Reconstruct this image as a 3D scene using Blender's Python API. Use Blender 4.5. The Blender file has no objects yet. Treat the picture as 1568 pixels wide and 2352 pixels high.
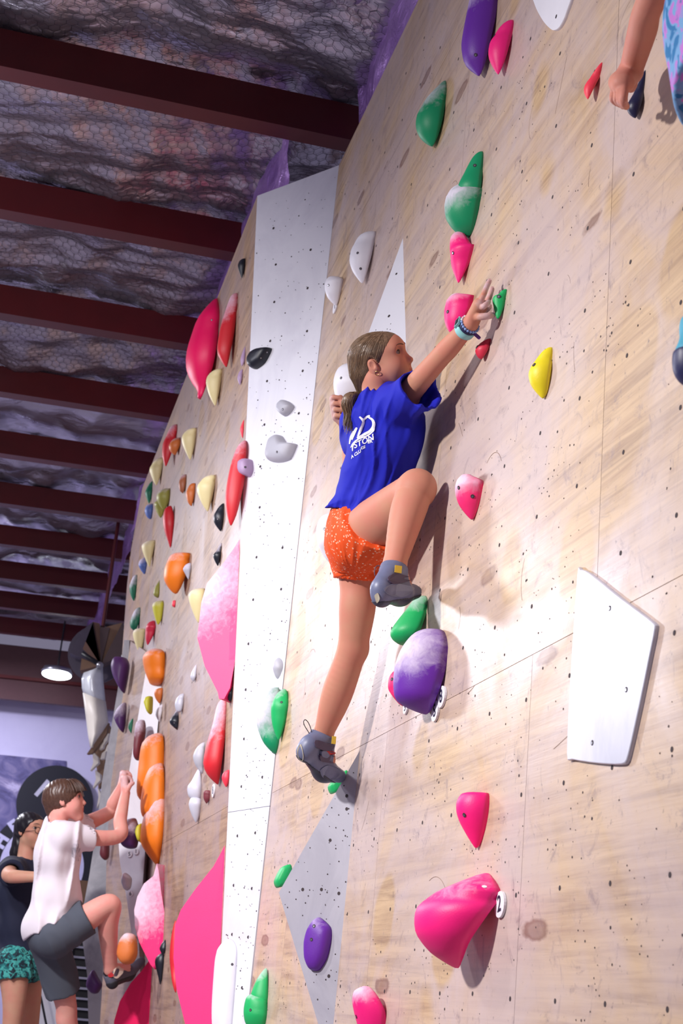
import bpy, bmesh, math, random
import numpy as np
from mathutils import Vector, Matrix
from mathutils.bvhtree import BVHTree

# ------------------------------------------------------------------ camera
CAM_H = 0.85
FPX, CX, CY = 3333.0, 784.0, 1176.0            # focal length and centre in pixels of 1568x2352
_Y = np.array([-884.0, 1031.0, FPX]); _Y /= np.linalg.norm(_Y)      # direction along the climbing wall
_Z = np.array([970.0, -9947.0, FPX]); _Z -= _Y * _Z.dot(_Y); _Z /= np.linalg.norm(_Z)
_X = np.cross(_Y, _Z)
R_CW = np.stack([_X, _Y, _Z])                  # camera (right, down, forward) -> world
scene = bpy.context.scene
COL = scene.collection
cam_data = bpy.data.cameras.new('camera')
cam_data.sensor_fit = 'VERTICAL'; cam_data.sensor_height = 36.0
cam_data.lens = FPX / 2352.0 * 36.0
cam_data.clip_start = 0.05
cam = bpy.data.objects.new('camera', cam_data); COL.objects.link(cam)
_m = np.stack([R_CW[:, 0], -R_CW[:, 1], -R_CW[:, 2]], axis=1)
cam.matrix_world = Matrix([list(_m[0]) + [0], list(_m[1]) + [0], list(_m[2]) + [CAM_H], [0, 0, 0, 1]])
scene.camera = cam
cam_data.dof.use_dof = True
cam_data.dof.focus_distance = 4.25
cam_data.dof.aperture_fstop = 8.0

# ------------------------------------------------------------------ world, lamps, exposure
world = bpy.data.worlds.new('gym_ambience'); scene.world = world
world.use_nodes = True
bg = world.node_tree.nodes['Background']
bg.inputs['Color'].default_value = (0.72, 0.66, 0.95, 1)
bg.inputs['Strength'].default_value = 0.34
scene.view_settings.view_transform = 'Standard'
scene.view_settings.look = 'None'
scene.view_settings.exposure = -0.46
scene.view_settings.gamma = 1.0
scene.view_settings.use_curve_mapping = False

def area_lamp(name, loc, target, size, power, color=(1, 0.97, 0.95), spread=180, up=0.0):
    l = bpy.data.lights.new(name, 'AREA'); l.shape = 'DISK'; l.size = size; l.energy = power; l.color = color; l.spread = math.radians(spread)
    o = bpy.data.objects.new(name, l); COL.objects.link(o)
    o.location = loc
    o.rotation_euler = (Vector(target) - Vector(loc)).to_track_quat('-Z', 'Y').to_euler()
    if up:                                       # point light added below the lamp to brighten the foil ceiling
        l = bpy.data.lights.new(name + '_foil_fill', 'POINT'); l.energy = up; l.color = color; l.shadow_soft_size = .2
        q = bpy.data.objects.new(name + '_foil_fill', l); COL.objects.link(q); q.location = Vector(loc) + Vector((0, 0, -.25))
    return o
# LED lamps of the gym, hung over the mats on the far side from the wall
area_lamp('flood_lamp', (-2.5, 2.7, 3.25), (1.1, 3.6, 1.0), 0.26, 98, (1.0, 0.958, 0.958), 100)
area_lamp('flood_lamp', (-2.7, 4.4, 3.6), (0.9, 8.4, 0.7), 0.3, 105, (1.0, 0.95, 0.95), 95)
area_lamp('high_bay_lamp', (-1.7, 6.4, 4.0), (-0.6, 6.5, 0.0), 0.5, 85, (0.88, 0.88, 1.0), 150, 85)
area_lamp('high_bay_lamp', (-2.4, 12.5, 4.3), (-1.0, 10.0, 0.6), 0.8, 260, (0.93, 0.92, 1.0), 180, 50)
area_lamp('high_bay_lamp', (-1.0, 17.4, 4.3), (-0.6, 18.0, 0.0), 0.6, 300, (0.82, 0.82, 1.0), 180, 14)

# ------------------------------------------------------------------ helpers
rng = np.random.default_rng(7)
random.seed(7)

def ray(px, py):
    return R_CW @ np.array([px - CX, py - CY, FPX])
EYE = np.array([0, 0, CAM_H])
def at(px, py, Y):
    d = ray(px, py); return EYE + d * (Y / d[1])
def at_x(px, py, X):
    d = ray(px, py); return EYE + d * (X / d[0])
def on(px, py, P0, N):
    d = ray(px, py); N = np.asarray(N, float)
    return EYE + d * (np.dot(np.asarray(P0) - EYE, N) / d.dot(N))

XN = 1.15                      # near climbing wall plane
TOP = 4.63
def XF(z): return 0.834 + 0.0697 * (4.63 - z)      # far climbing wall plane (slightly overhanging)
PN = (np.array([XN, 0, 0]), np.array([1.0, 0, 0]))
PF = (np.array([0.834, 0, 4.63]), np.array([1.0, 0, 0.0697]))

def lin(r, g, b):
    def c(v):
        v /= 255.0
        return v / 12.92 if v <= 0.04045 else ((v + 0.055) / 1.055) ** 2.4
    return (c(r), c(g), c(b), 1.0)

def tag(o, label=None, cat=None, group=None, kind=None):
    if label: o['label'] = label
    if cat: o['category'] = cat
    if group: o['group'] = group
    if kind: o['kind'] = kind
    return o

def empty(name, loc=(0, 0, 0), parent=None):
    o = bpy.data.objects.new(name, None); COL.objects.link(o); o.location = loc
    o.empty_display_size = 0.05
    if parent: attach(o, parent)
    return o
def attach(o, parent):
    o.parent = parent
    o.matrix_parent_inverse = Matrix.Translation(parent.location).inverted() if parent.parent is None else Matrix.Identity(4)
    return o

def link(name, me, mat=None, parent=None, smooth=False):
    o = bpy.data.objects.new(name, me); COL.objects.link(o)
    if mat is not None and not me.materials: me.materials.append(mat)
    if smooth:
        me.polygons.foreach_set('use_smooth', np.ones(len(me.polygons), bool))
    if parent is not None: attach(o, parent)
    return o

def mesh(name, verts, faces, mat=None, parent=None, smooth=False):
    me = bpy.data.meshes.new(name)
    me.from_pydata([tuple(map(float, v)) for v in verts], [], [tuple(int(i) for i in f) for f in faces])
    me.update()
    return link(name, me, mat, parent, smooth)

def mesh_np(name, V, Q, mat=None, parent=None, smooth=True):
    me = bpy.data.meshes.new(name)
    nq, k = Q.shape
    me.vertices.add(len(V)); me.vertices.foreach_set('co', V.astype(np.float32).ravel())
    me.loops.add(nq * k); me.loops.foreach_set('vertex_index', Q.astype(np.int32).ravel())
    me.polygons.add(nq); me.polygons.foreach_set('loop_start', (np.arange(nq) * k).astype(np.int32))
    me.update(calc_edges=True); me.validate()
    return link(name, me, mat, parent, smooth)

def fix_normals(o):
    bm = bmesh.new(); bm.from_mesh(o.data); bmesh.ops.recalc_face_normals(bm, faces=bm.faces)
    bm.to_mesh(o.data); bm.free(); return o

def unit(v):
    v = np.asarray(v, float); return v / (np.linalg.norm(v) + 1e-12)

def box_vf(lo, hi):
    x0, y0, z0 = lo; x1, y1, z1 = hi
    V = [(x0,y0,z0),(x1,y0,z0),(x1,y1,z0),(x0,y1,z0),(x0,y0,z1),(x1,y0,z1),(x1,y1,z1),(x0,y1,z1)]
    F = [(0,3,2,1),(4,5,6,7),(0,1,5,4),(1,2,6,5),(2,3,7,6),(3,0,4,7)]
    return V, F

class MB:
    """collects shapes into one mesh"""
    def __init__(s): s.V = []; s.F = []
    def add(s, V, F):
        n = len(s.V); s.V += [tuple(v) for v in V]; s.F += [tuple(i + n for i in f) for f in F]; return s
    def box(s, lo, hi): return s.add(*box_vf(lo, hi))
    def prism(s, poly, off):
        """closed polygon (3-D points) extruded by the vector off"""
        n = len(poly); P = [np.asarray(p, float) for p in poly]; off = np.asarray(off, float)
        V = P + [p + off for p in P]
        F = [tuple(range(n)), tuple(range(2 * n - 1, n - 1, -1))] + [(i, i + n, (i + 1) % n + n, (i + 1) % n) for i in range(n)]
        return s.add(V, F)
    def tube(s, pts, radii, n=8, caps=True):
        pts = [np.asarray(p, float) for p in pts]
        if np.isscalar(radii): radii = [radii] * len(pts)
        base = len(s.V); up = None
        for i, p in enumerate(pts):
            t = unit(pts[min(i + 1, len(pts) - 1)] - pts[max(i - 1, 0)])
            if up is None:
                a = np.array([0, 0, 1.0]) if abs(t[2]) < 0.9 else np.array([1.0, 0, 0])
                up = unit(np.cross(t, a))
            up = unit(up - t * up.dot(t)); b = np.cross(t, up)
            for j in range(n):
                an = 2 * math.pi * j / n
                s.V.append(tuple(p + radii[i] * (up * math.cos(an) + b * math.sin(an))))
        for i in range(len(pts) - 1):
            for j in range(n):
                a = base + i * n + j; c = base + i * n + (j + 1) % n
                s.F.append((a, c, c + n, a + n))
        if caps:
            s.F.append(tuple(base + j for j in range(n))[::-1])
            s.F.append(tuple(base + (len(pts) - 1) * n + j for j in range(n)))
        return s
    def disc(s, c, nrm, r, n=10, aspect=(1, 1), axis=None):
        c = np.asarray(c, float); nrm = unit(nrm)
        a = unit(np.cross(nrm, axis if axis is not None else ((0, 0, 1) if abs(nrm[2]) < 0.9 else (1, 0, 0)))); b = np.cross(nrm, a)
        base = len(s.V)
        for j in range(n):
            an = 2 * math.pi * j / n
            s.V.append(tuple(c + r * (aspect[0] * a * math.cos(an) + aspect[1] * b * math.sin(an))))
        s.F.append(tuple(base + j for j in range(n))); return s
    def ball(s, c, r, n=8, m=6):
        base = len(s.V); c = np.asarray(c, float); r = np.ones(3) * r
        for i in range(1, m):
            ph = math.pi * i / m
            for j in range(n):
                an = 2 * math.pi * j / n
                s.V.append(tuple(c + r * np.array([math.sin(ph) * math.cos(an), math.sin(ph) * math.sin(an), math.cos(ph)])))
        for i in range(m - 2):
            for j in range(n):
                a = base + i * n + j; q = base + i * n + (j + 1) % n
                s.F.append((a, a + n, q + n, q))
        t = len(s.V); s.V += [tuple(c + r * (0, 0, 1)), tuple(c - r * (0, 0, 1))]
        for j in range(n):
            s.F.append((t, base + j, base + (j + 1) % n)); k = base + (m - 2) * n
            s.F.append((t + 1, k + (j + 1) % n, k + j))
        return s
    def build(s, name, mat=None, parent=None, smooth=False, fix=False):
        o = mesh(name, s.V, s.F, mat, parent, smooth)
        if fix: fix_normals(o)
        return o

def text_vf(txt, size=1.0, bold=0.0):
    """glyph outlines of the built-in font as flat triangles (x right, y up, centred)"""
    cu = bpy.data.curves.new('glyphs', 'FONT'); cu.body = txt; cu.size = size
    cu.align_x = 'CENTER'; cu.align_y = 'CENTER'; cu.offset = bold; cu.resolution_u = 3
    ob = bpy.data.objects.new('glyphs', cu); COL.objects.link(ob)
    dg = bpy.context.evaluated_depsgraph_get()
    me = bpy.data.meshes.new_from_object(ob.evaluated_get(dg))
    V = np.array([v.co[:] for v in me.vertices]); F = [tuple(p.vertices) for p in me.polygons]
    bpy.data.objects.remove(ob); bpy.data.curves.remove(cu); bpy.data.meshes.remove(me)
    return V, F

# value noise in numpy
def vnoise2(x, y, seed=0):
    r = np.random.default_rng(seed); G = r.random((256, 256)).astype(np.float32)
    xi = np.floor(x).astype(int); yi = np.floor(y).astype(int)
    u = x - xi; v = y - yi; u = u * u * (3 - 2 * u); v = v * v * (3 - 2 * v)
    g = lambda a, b: G[a & 255, b & 255]
    return (g(xi, yi) * (1 - u) + g(xi + 1, yi) * u) * (1 - v) + (g(xi, yi + 1) * (1 - u) + g(xi + 1, yi + 1) * u) * v
def vnoise3(p, seed=0):
    return (vnoise2(p[:, 0] + 3.1 * p[:, 2], p[:, 1], seed) + vnoise2(p[:, 1] + 17, p[:, 2] + 2.3 * p[:, 0], seed + 1) + vnoise2(p[:, 2], p[:, 0] + 1.7 * p[:, 1], seed + 2)) / 3

# ------------------------------------------------------------------ materials
def new_mat(name):
    m = bpy.data.materials.new(name); m.use_nodes = True
    nt = m.node_tree; b = nt.nodes['Principled BSDF']
    return m, nt, b
def N(nt, t, **kw):
    n = nt.nodes.new(t)
    for k, v in kw.items():
        if k.startswith('i_'): n.inputs[k[2:].replace('_', ' ')].default_value = v
        else: setattr(n, k, v)
    return n
def ramp(nt, src, stops):
    r = nt.nodes.new('ShaderNodeValToRGB'); e = r.color_ramp.elements
    while len(e) < len(stops): e.new(0.5)
    for el, (p, c) in zip(e, stops):
        el.position = p; el.color = c if not np.isscalar(c) else (c, c, c, 1)
    nt.links.new(src, r.inputs[0]); return r.outputs[0]
def mixc(nt, fac, a, b):
    m = nt.nodes.new('ShaderNodeMix'); m.data_type = 'RGBA'
    for s, v in ((0, fac), (6, a), (7, b)):
        if hasattr(v, 'is_linked') or isinstance(v, bpy.types.NodeSocket): nt.links.new(v, m.inputs[s])
        else: m.inputs[s].default_value = v
    return m.outputs[2]
def coords(nt, scale=(1, 1, 1), kind='Object', rot=(0, 0, 0), loc=(0, 0, 0)):
    t = nt.nodes.new('ShaderNodeTexCoord'); mp = nt.nodes.new('ShaderNodeMapping')
    mp.inputs['Scale'].default_value = scale; mp.inputs['Rotation'].default_value = rot; mp.inputs['Location'].default_value = loc
    nt.links.new(t.outputs[kind], mp.inputs[0]); return mp.outputs[0]
def noise(nt, vec, scale=5, detail=4, rough=0.5, dist=0):
    n = nt.nodes.new('ShaderNodeTexNoise'); n.inputs['Scale'].default_value = scale; n.inputs['Detail'].default_value = detail
    n.inputs['Roughness'].default_value = rough; n.inputs['Distortion'].default_value = dist
    nt.links.new(vec, n.inputs['Vector']); return n.outputs['Fac']
def bump(nt, b, src, strength=0.2, dist=0.01):
    n = nt.nodes.new('ShaderNodeBump'); n.inputs['Strength'].default_value = strength; n.inputs['Distance'].default_value = dist
    nt.links.new(src, n.inputs['Height']); nt.links.new(n.outputs[0], b.inputs['Normal']); return n
def math_n(nt, op, a, b=None):
    m = nt.nodes.new('ShaderNodeMath'); m.operation = op
    for i, v in enumerate((a, b)):
        if v is None: continue
        if isinstance(v, bpy.types.NodeSocket): nt.links.new(v, m.inputs[i])
        else: m.inputs[i].default_value = v
    return m.outputs[0]

def plain(name, col, rough=0.5, metal=0.0, var=0.06, scale=20, spec=0.5):
    m, nt, b = new_mat(name)
    f = noise(nt, coords(nt), scale, 4)
    c2 = tuple(max(0, c * (1 - var * 3)) for c in col[:3]) + (1,)
    nt.links.new(mixc(nt, f, c2, tuple(min(1, c * (1 + var)) for c in col[:3]) + (1,)), b.inputs['Base Color'])
    b.inputs['Roughness'].default_value = rough; b.inputs['Metallic'].default_value = metal
    b.inputs['Specular IOR Level'].default_value = spec
    return m

def plywood(name, light, dark, chalk, chalk_amt, rough=0.42):
    m, nt, b = new_mat(name)
    oi = N(nt, 'ShaderNodeObjectInfo')
    def c(scale, rot=(0, 0, 0), loc=(0, 0, 0)):          # every sheet has its own figure
        v = nt.nodes.new('ShaderNodeVectorMath'); v.operation = 'ADD'
        t = nt.nodes.new('ShaderNodeTexCoord'); nt.links.new(t.outputs['Object'], v.inputs[0])
        sc = nt.nodes.new('ShaderNodeVectorMath'); sc.operation = 'SCALE'; sc.inputs[0].default_value = (1, 9, 7)
        nt.links.new(oi.outputs['Random'], sc.inputs['Scale']); nt.links.new(sc.outputs[0], v.inputs[1])
        mp = nt.nodes.new('ShaderNodeMapping'); mp.inputs['Scale'].default_value = scale; mp.inputs['Rotation'].default_value = rot; mp.inputs['Location'].default_value = loc
        nt.links.new(v.outputs[0], mp.inputs[0]); return mp.outputs[0]
    g1 = noise(nt, c((2, 0.42, 7)), 2.0, 7, 0.66, 1.3)              # long horizontal figure
    g2 = noise(nt, c((3, 3.0, 70)), 1.6, 5, 0.6, 0.3)               # pores
    g3 = noise(nt, c((2, 0.7, 22)), 1.4, 6, 0.65, 0.8)              # dark streaks
    g = math_n(nt, 'ADD', math_n(nt, 'MULTIPLY', g1, 0.76), math_n(nt, 'MULTIPLY', g2, 0.24))
    mid = tuple((p_ * .4 + q_ * .6) for p_, q_ in zip(dark, light))
    col = ramp(nt, g, [(0.28, dark), (0.42, mid), (0.54, light), (0.75, tuple(min(1, q_ * 1.10) for q_ in light))])
    col = mixc(nt, ramp(nt, g3, [(0.49, 0.0), (0.66, 0.5)]), col, tuple(v * .70 for v in dark[:3]) + (1,))
    # chalk dust rubbed in, and clean patches left where holds used to sit
    ch = ramp(nt, noise(nt, coords(nt, (1, 1.0, 1.1)), 1.7, 6, 0.62, 0.6), [(0.34, 0.0), (0.62, 1.0)])
    vb = N(nt, 'ShaderNodeTexVoronoi'); vb.inputs['Scale'].default_value = 1.0
    nt.links.new(coords(nt, (0.01, 2.1, 1.9), loc=(0, 3.3, 1.2)), vb.inputs['Vector'])
    cl = math_n(nt, 'ADD', vb.outputs['Distance'], math_n(nt, 'MULTIPLY', noise(nt, coords(nt), 4, 3), .16))
    clean = ramp(nt, cl, [(0.30, 0.0), (0.345, 1.0)])
    chf = math_n(nt, 'MULTIPLY', math_n(nt, 'MULTIPLY', ch, clean), chalk_amt)
    col = mixc(nt, chf, col, chalk)
    # oval repair plugs and knots
    vo = N(nt, 'ShaderNodeTexVoronoi', feature='F1'); vo.inputs['Scale'].default_value = 1.0
    nt.links.new(coords(nt, (0.01, 2.0, 6.2)), vo.inputs['Vector'])
    kd = math_n(nt, 'ADD', vo.outputs['Distance'], math_n(nt, 'MULTIPLY', math_n(nt, 'SUBTRACT', noise(nt, coords(nt, (1, 1, 2)), 16, 4, .6), .5), .13))
    k = ramp(nt, kd, [(0.0, 0.75), (0.08, 0.60), (0.12, 0.85), (0.16, 0.0)])
    sel = ramp(nt, noise(nt, coords(nt, (0.01, 1.1, 1.0), loc=(3, 5, 1)), 1.5, 2), [(0.36, 0.0), (0.42, 0.9)])
    col = mixc(nt, math_n(nt, 'MULTIPLY', k, sel), col, lin(120, 84, 70))
    # rubber scuffs and grime
    sc = ramp(nt, noise(nt, coords(nt, (1, 2.6, 2.2), rot=(0.6, 0, 0)), 3.2, 8, 0.74, 2.2), [(0.56, 0.0), (0.68, 0.5)])
    col = mixc(nt, sc, col, lin(118, 100, 108))
    sp = ramp(nt, noise(nt, coords(nt, (1, 1.2, 1)), 46, 4, 0.72), [(0.64, 0.0), (0.71, 0.6)])
    col = mixc(nt, sp, col, lin(96, 80, 84))
    nt.links.new(col, b.inputs['Base Color'])
    nt.links.new(ramp(nt, ch, [(0, rough + 0.10), (1, rough - 0.06)]), b.inputs['Roughness'])
    bump(nt, b, g2, 0.08, 0.004)
    return m

def painted(name, col, dirt, amt=0.5, rough=0.4):
    """painted board with grey rubber scuffs"""
    m, nt, b = new_mat(name)
    f = ramp(nt, noise(nt, coords(nt, (1, 1, 0.8)), 2.6, 7, 0.65, 0.7), [(0.44, 0.0), (0.72, amt)])
    nt.links.new(mixc(nt, f, col, dirt), b.inputs['Base Color'])
    b.inputs['Roughness'].default_value = rough
    return m

def hold_mat(name, col, rough=0.5, chalkcol=lin(226, 214, 232)):
    m, nt, b = new_mat(name)
    a = N(nt, 'ShaderNodeAttribute', attribute_name='chalk')
    n1 = noise(nt, coords(nt), 34, 6, 0.65, 0.6)
    s = math_n(nt, 'ADD', a.outputs['Fac'], math_n(nt, 'MULTIPLY', math_n(nt, 'SUBTRACT', n1, 0.5), 0.9))
    f = ramp(nt, s, [(0.22, 0.0), (0.55, 0.42), (0.95, 0.88)])
    n2 = noise(nt, coords(nt), 9, 3)
    c0 = mixc(nt, n2, tuple(c * 0.88 for c in col[:3]) + (1,), col)
    nt.links.new(mixc(nt, f, c0, chalkcol), b.inputs['Base Color'])
    nt.links.new(ramp(nt, f, [(0, rough), (1, 0.85)]), b.inputs['Roughness'])
    bump(nt, b, noise(nt, coords(nt), 320, 2), 0.15, 0.002)
    return m

M = {}
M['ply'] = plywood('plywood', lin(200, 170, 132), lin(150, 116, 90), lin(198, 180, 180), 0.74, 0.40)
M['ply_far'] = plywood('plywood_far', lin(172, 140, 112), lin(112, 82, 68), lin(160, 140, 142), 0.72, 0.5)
M['white_panel'] = painted('white_panel', lin(226, 226, 234), lin(186, 184, 200), 0.45, 0.36)
M['white_plate'] = painted('white_plate', lin(212, 212, 224), lin(150, 154, 176), 0.55, 0.34)
M['grey_vol'] = painted('grey_volume', lin(172, 170, 180), lin(128, 126, 140), 0.7, 0.5)
M['grey_panel'] = painted('grey_panel', lin(188, 188, 194), lin(120, 118, 130), 0.9, 0.5)
M['hole'] = plain('hole_dark', lin(58, 47, 50), 0.8)
M['steel'] = plain('steel', lin(170, 170, 178), 0.3, 0.9)
M['beam'] = plain('oxide_red_steel', lin(86, 4, 10), 0.5, 0.0, 0.12, 6)
M['black'] = plain('black_paint', lin(22, 22, 30), 0.45)
M['dark'] = plain('dark_rubber', lin(36, 34, 42), 0.6)
M['white'] = plain('white_paint', lin(236, 234, 240), 0.45, 0, 0.02)
M['ink'] = plain('navy_ink', lin(30, 28, 60), 0.6)
M['timber'] = plain('timber', lin(168, 130, 90), 0.6, 0, 0.12, 9)

# hold colours
HC = {'pink': (255, 22, 130), 'magenta': (255, 8, 100), 'green': (0, 150, 98), 'greenl': (16, 178, 96), 'purple': (104, 38, 164), 'plum': (84, 40, 104),
      'white': (238, 236, 244), 'yellow': (246, 226, 30), 'coral': (250, 62, 84), 'red': (214, 34, 46), 'rose': (214, 44, 72), 'cream': (240, 226, 168), 'orange': (246, 128, 18),
      'brown': (170, 98, 62), 'rust': (214, 116, 52), 'black': (24, 28, 40), 'navy': (26, 24, 62), 'grey': (182, 182, 192), 'lilac': (178, 150, 186), 'blue': (92, 118, 190),
      'olive': (158, 156, 70), 'lime': (206, 202, 60), 'silver': (200, 200, 212), 'dustpink': (206, 100, 176), 'hotpink': (255, 44, 120), 'wine': (120, 52, 62), 'dgreen': (20, 116, 84)}
for k, v in HC.items():
    M['h_' + k] = hold_mat('hold_' + k, lin(*v), 0.42 if k in ('black', 'navy', 'silver') else 0.5)

# ================================================================== THE SETTING
def struct(o): o['kind'] = 'structure'; return o

# floor mats
m, nt, b = new_mat('mat_vinyl')
nt.links.new(mixc(nt, noise(nt, coords(nt), 3, 5), lin(112, 104, 116), lin(132, 124, 134)), b.inputs['Base Color']); b.inputs['Roughness'].default_value = 0.6
struct(MB().box((-7, -1.5, -0.1), (1.6, 21, 0.0)).build('floor', m))

# back wall, turned a little against the climbing wall like the roof purlins
YAW = 0.0455
def back(x, y): return y + YAW * x
wall_m = painted('lavender_wall', lin(206, 200, 232), lin(186, 178, 216), 0.35, 0.7)
struct(MB().prism([(-7, back(-7, 20.0), 0), (2.2, back(2.2, 20.0), 0), (2.2, back(2.2, 20.0), 4.6), (-7, back(-7, 20.0), 4.6)], (0, 0.15, 0)).build('wall_back', wall_m))

# ---- climbing wall: near face, built from plywood sheets
wall_near = struct(empty('wall_right', (XN, 4, 0)))
def panel_x(y0, y1, z0, z1, parent, mat, XZ=lambda z: XN, name='plywood_panel', g=0.0008, th=0.018):
    y0 += g; y1 -= g; z0 += g; z1 -= g
    P = [(XZ(z0), y0, z0), (XZ(z0), y1, z0), (XZ(z1), y1, z1), (XZ(z1), y0, z1)]
    return MB().prism(P, (th, 0, 0)).build(name, mat, parent, fix=True)
SEAM = 0.85 + 0.778
for a, c in ((0.6, 1.84), (1.84, 3.04), (3.04, 4.24), (4.24, 5.44), (5.44, 5.985)): panel_x(a, c, 0.0, SEAM, wall_near, M['ply'])
for a, c in ((0.6, 1.49), (1.49, 2.69), (2.69, 3.9), (3.9, 5.1), (5.1, 5.985)):
    panel_x(a, c, SEAM, SEAM + 2.4, wall_near, M['ply']); panel_x(a, c, SEAM + 2.4, TOP, wall_near, M['ply'])
MB().box((XN + 0.020, 0.6, 0.0), (XN + 0.11, 6.0, TOP - 0.01)).build('timber_frame', M['timber'], wall_near)

def dots(name, pts, nrm, radii, parent, mat=None, lift=0.0006):
    mb = MB(); nrm = unit(nrm)
    for p, r in zip(pts, radii): mb.disc(np.asarray(p) + nrm * lift, nrm, r, 8)
    o = mb.build(name, mat or M['hole'], parent); o['kind'] = 'stuff'; return o
# bolt holes on their grid and years of screw holes between them
P = []; R = []
for i in range(-7, 15):
    for j in range(-12, 13):
        y = 2.577 + 0.245 * i; z = 1.965 + 0.2165 * j
        if 0.7 < y < 5.9 and 0.05 < z < TOP - 0.08 and rng.random() < 0.93:
            P.append((XN, y + rng.normal(0, .003), z + rng.normal(0, .003))); R.append(0.0055)
dots('bolt_holes', P, (-1, 0, 0), R, wall_near)
P = []; R = []
for c in range(620):
    y = rng.uniform(0.8, 5.9); z = min(rng.uniform(0.1, TOP - .1), rng.uniform(0.1, TOP + 1.2))
    if z > TOP - .1: z = rng.uniform(.1, TOP - .1)
    for q in range(rng.integers(1, 9)):
        yy = y + rng.normal(0, .05); zz = z + rng.normal(0, .05)
        if 0.65 < yy < 5.96 and 0.03 < zz < TOP - .03: P.append((XN, yy, zz)); R.append(rng.choice([.0014, .0020, .0027, .0036], p=[.42, .35, .17, .06]))
dots('screw_holes', P, (-1, 0, 0), R, wall_near)

# thin scratches and pencil marks
mb = MB()
for q in range(90):
    y = rng.uniform(1.2, 5.8); z = rng.uniform(.2, TOP - .3); an = rng.normal(1.2, .7); ln = rng.uniform(.03, .16); cv = rng.normal(0, 2.5); w_ = rng.uniform(.0003, .0008)
    pts = []
    for t in np.linspace(0, 1, 9):
        a_ = an + cv * t * ln * 4; pts.append((y, z)); y += math.cos(a_) * ln / 8; z += math.sin(a_) * ln / 8
    for (ya, za), (yb, zc) in zip(pts[:-1], pts[1:]):
        d_ = unit((yb - ya, zc - za)); n_ = np.array([-d_[1], d_[0]]) * w_
        mb.add([(XN - .0007, ya + n_[0], za + n_[1]), (XN - .0007, yb + n_[0], zc + n_[1]), (XN - .0007, yb - n_[0], zc - n_[1]), (XN - .0007, ya - n_[0], za - n_[1])], [(0, 1, 2, 3)])
o = mb.build('scratches', plain('scratch', lin(146, 120, 104), .8), wall_near); o['kind'] = 'stuff'

# ---- white facet that turns the corner, in two boards
A1 = np.array([XN, 5.985, TOP]); A0 = np.array([XN, 6.02, 0.0]); B1 = np.array([XF(TOP), 6.42, TOP]); B0 = np.array([XF(0.0), 6.42, 0.0])
wall_facet = struct(empty('wall_corner', tuple(A0)))
sN = unit(np.cross(A1 - A0, B1 - A0)); sN = sN if sN[1] < 0 else -sN
PS = ((A1 + A0 + B1) / 3, sN)
fs = lambda t, u: (A0 * (1 - u) + B0 * u) * (1 - t) + (A1 * (1 - u) + B1 * u) * t
ts = on(556, 1852, *PS)[2] / TOP
def s_norm(t):
    n = unit(np.cross(fs(t + .01, .5) - fs(t - .01, .5), fs(t, .9) - fs(t, .1))); return n if n[1] < 0 else -n
for t0, t1 in ((0.0, ts - .0003), (ts + .0003, 1.0)):
    V = []; F = []; n = 25; m_ = 5
    for off in (0, .018):
        for i in range(n):
            for j in range(m_):
                t = t0 + (t1 - t0) * i / (n - 1); V.append(fs(t, j / (m_ - 1)) - s_norm(t) * off)
    for o_ in (0, n * m_):
        for i in range(n - 1):
            for j in range(m_ - 1): F.append((o_ + i * m_ + j, o_ + i * m_ + j + 1, o_ + (i + 1) * m_ + j + 1, o_ + (i + 1) * m_ + j))
    k_ = n * m_
    for i in range(n - 1):
        for j in (0, m_ - 1): F.append((i * m_ + j, (i + 1) * m_ + j, k_ + (i + 1) * m_ + j, k_ + i * m_ + j))
    for j in range(m_ - 1):
        for i in (0, n - 1): F.append((i * m_ + j, i * m_ + j + 1, k_ + i * m_ + j + 1, k_ + i * m_ + j))
    fix_normals(mesh('white_board', V, F, M['white_panel'], wall_facet, False))
def PSt(px, py):
    """the strip's own plane at the height of a pixel"""
    p = on(px, py, *PS)
    for _ in range(4):
        t = min(max(p[2] / TOP, 0.0), 1.0); p = on(px, py, fs(t, .5), s_norm(t))
    return (fs(t, .5), s_norm(t))
P = []; R = []
for j in range(1, 22):
    for u in (0.22, 0.72):
        if rng.random() < 0.8: P.append(fs(j / 22 + rng.normal(0, .002), u + rng.normal(0, .02))); R.append(0.0068)
for c in range(430):
    t = rng.uniform(0.01, 0.99) ** 1.25
    P.append(fs(t, np.clip(rng.beta(1.0, 1.3), .03, .97))); R.append(rng.choice([.0018, .0025, .0036], p=[.55, .33, .12]))
dots('screw_holes', P, sN, R, wall_facet, None, .0015)

# ---- far face
wall_far = struct(empty('wall_right_far', (XF(0), 9, 0)))
SEAMF = 0.85 + 0.754
ends = {0: 10.6, 1: 12.1, 2: 11.9}
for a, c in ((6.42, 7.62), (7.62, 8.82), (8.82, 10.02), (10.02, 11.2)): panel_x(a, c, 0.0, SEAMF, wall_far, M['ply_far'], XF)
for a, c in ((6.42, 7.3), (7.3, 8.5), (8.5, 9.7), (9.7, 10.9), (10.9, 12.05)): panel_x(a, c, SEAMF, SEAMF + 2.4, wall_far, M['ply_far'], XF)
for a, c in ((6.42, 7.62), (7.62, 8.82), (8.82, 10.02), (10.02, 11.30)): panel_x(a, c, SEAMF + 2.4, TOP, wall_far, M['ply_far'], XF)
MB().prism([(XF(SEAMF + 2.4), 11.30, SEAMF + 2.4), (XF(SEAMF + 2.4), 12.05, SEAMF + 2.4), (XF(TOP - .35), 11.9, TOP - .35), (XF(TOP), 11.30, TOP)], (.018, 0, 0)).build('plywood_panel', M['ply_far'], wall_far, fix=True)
P = [(XF(z), 6.55 + 0.245 * i, z) for i in range(22) for z in (1.965 + 0.2165 * j for j in range(-8, 12)) if z < TOP - .1 and rng.random() < .55]
dots('bolt_holes', P, (-1, 0, -0.0697), [0.006] * len(P), wall_far)
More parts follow.
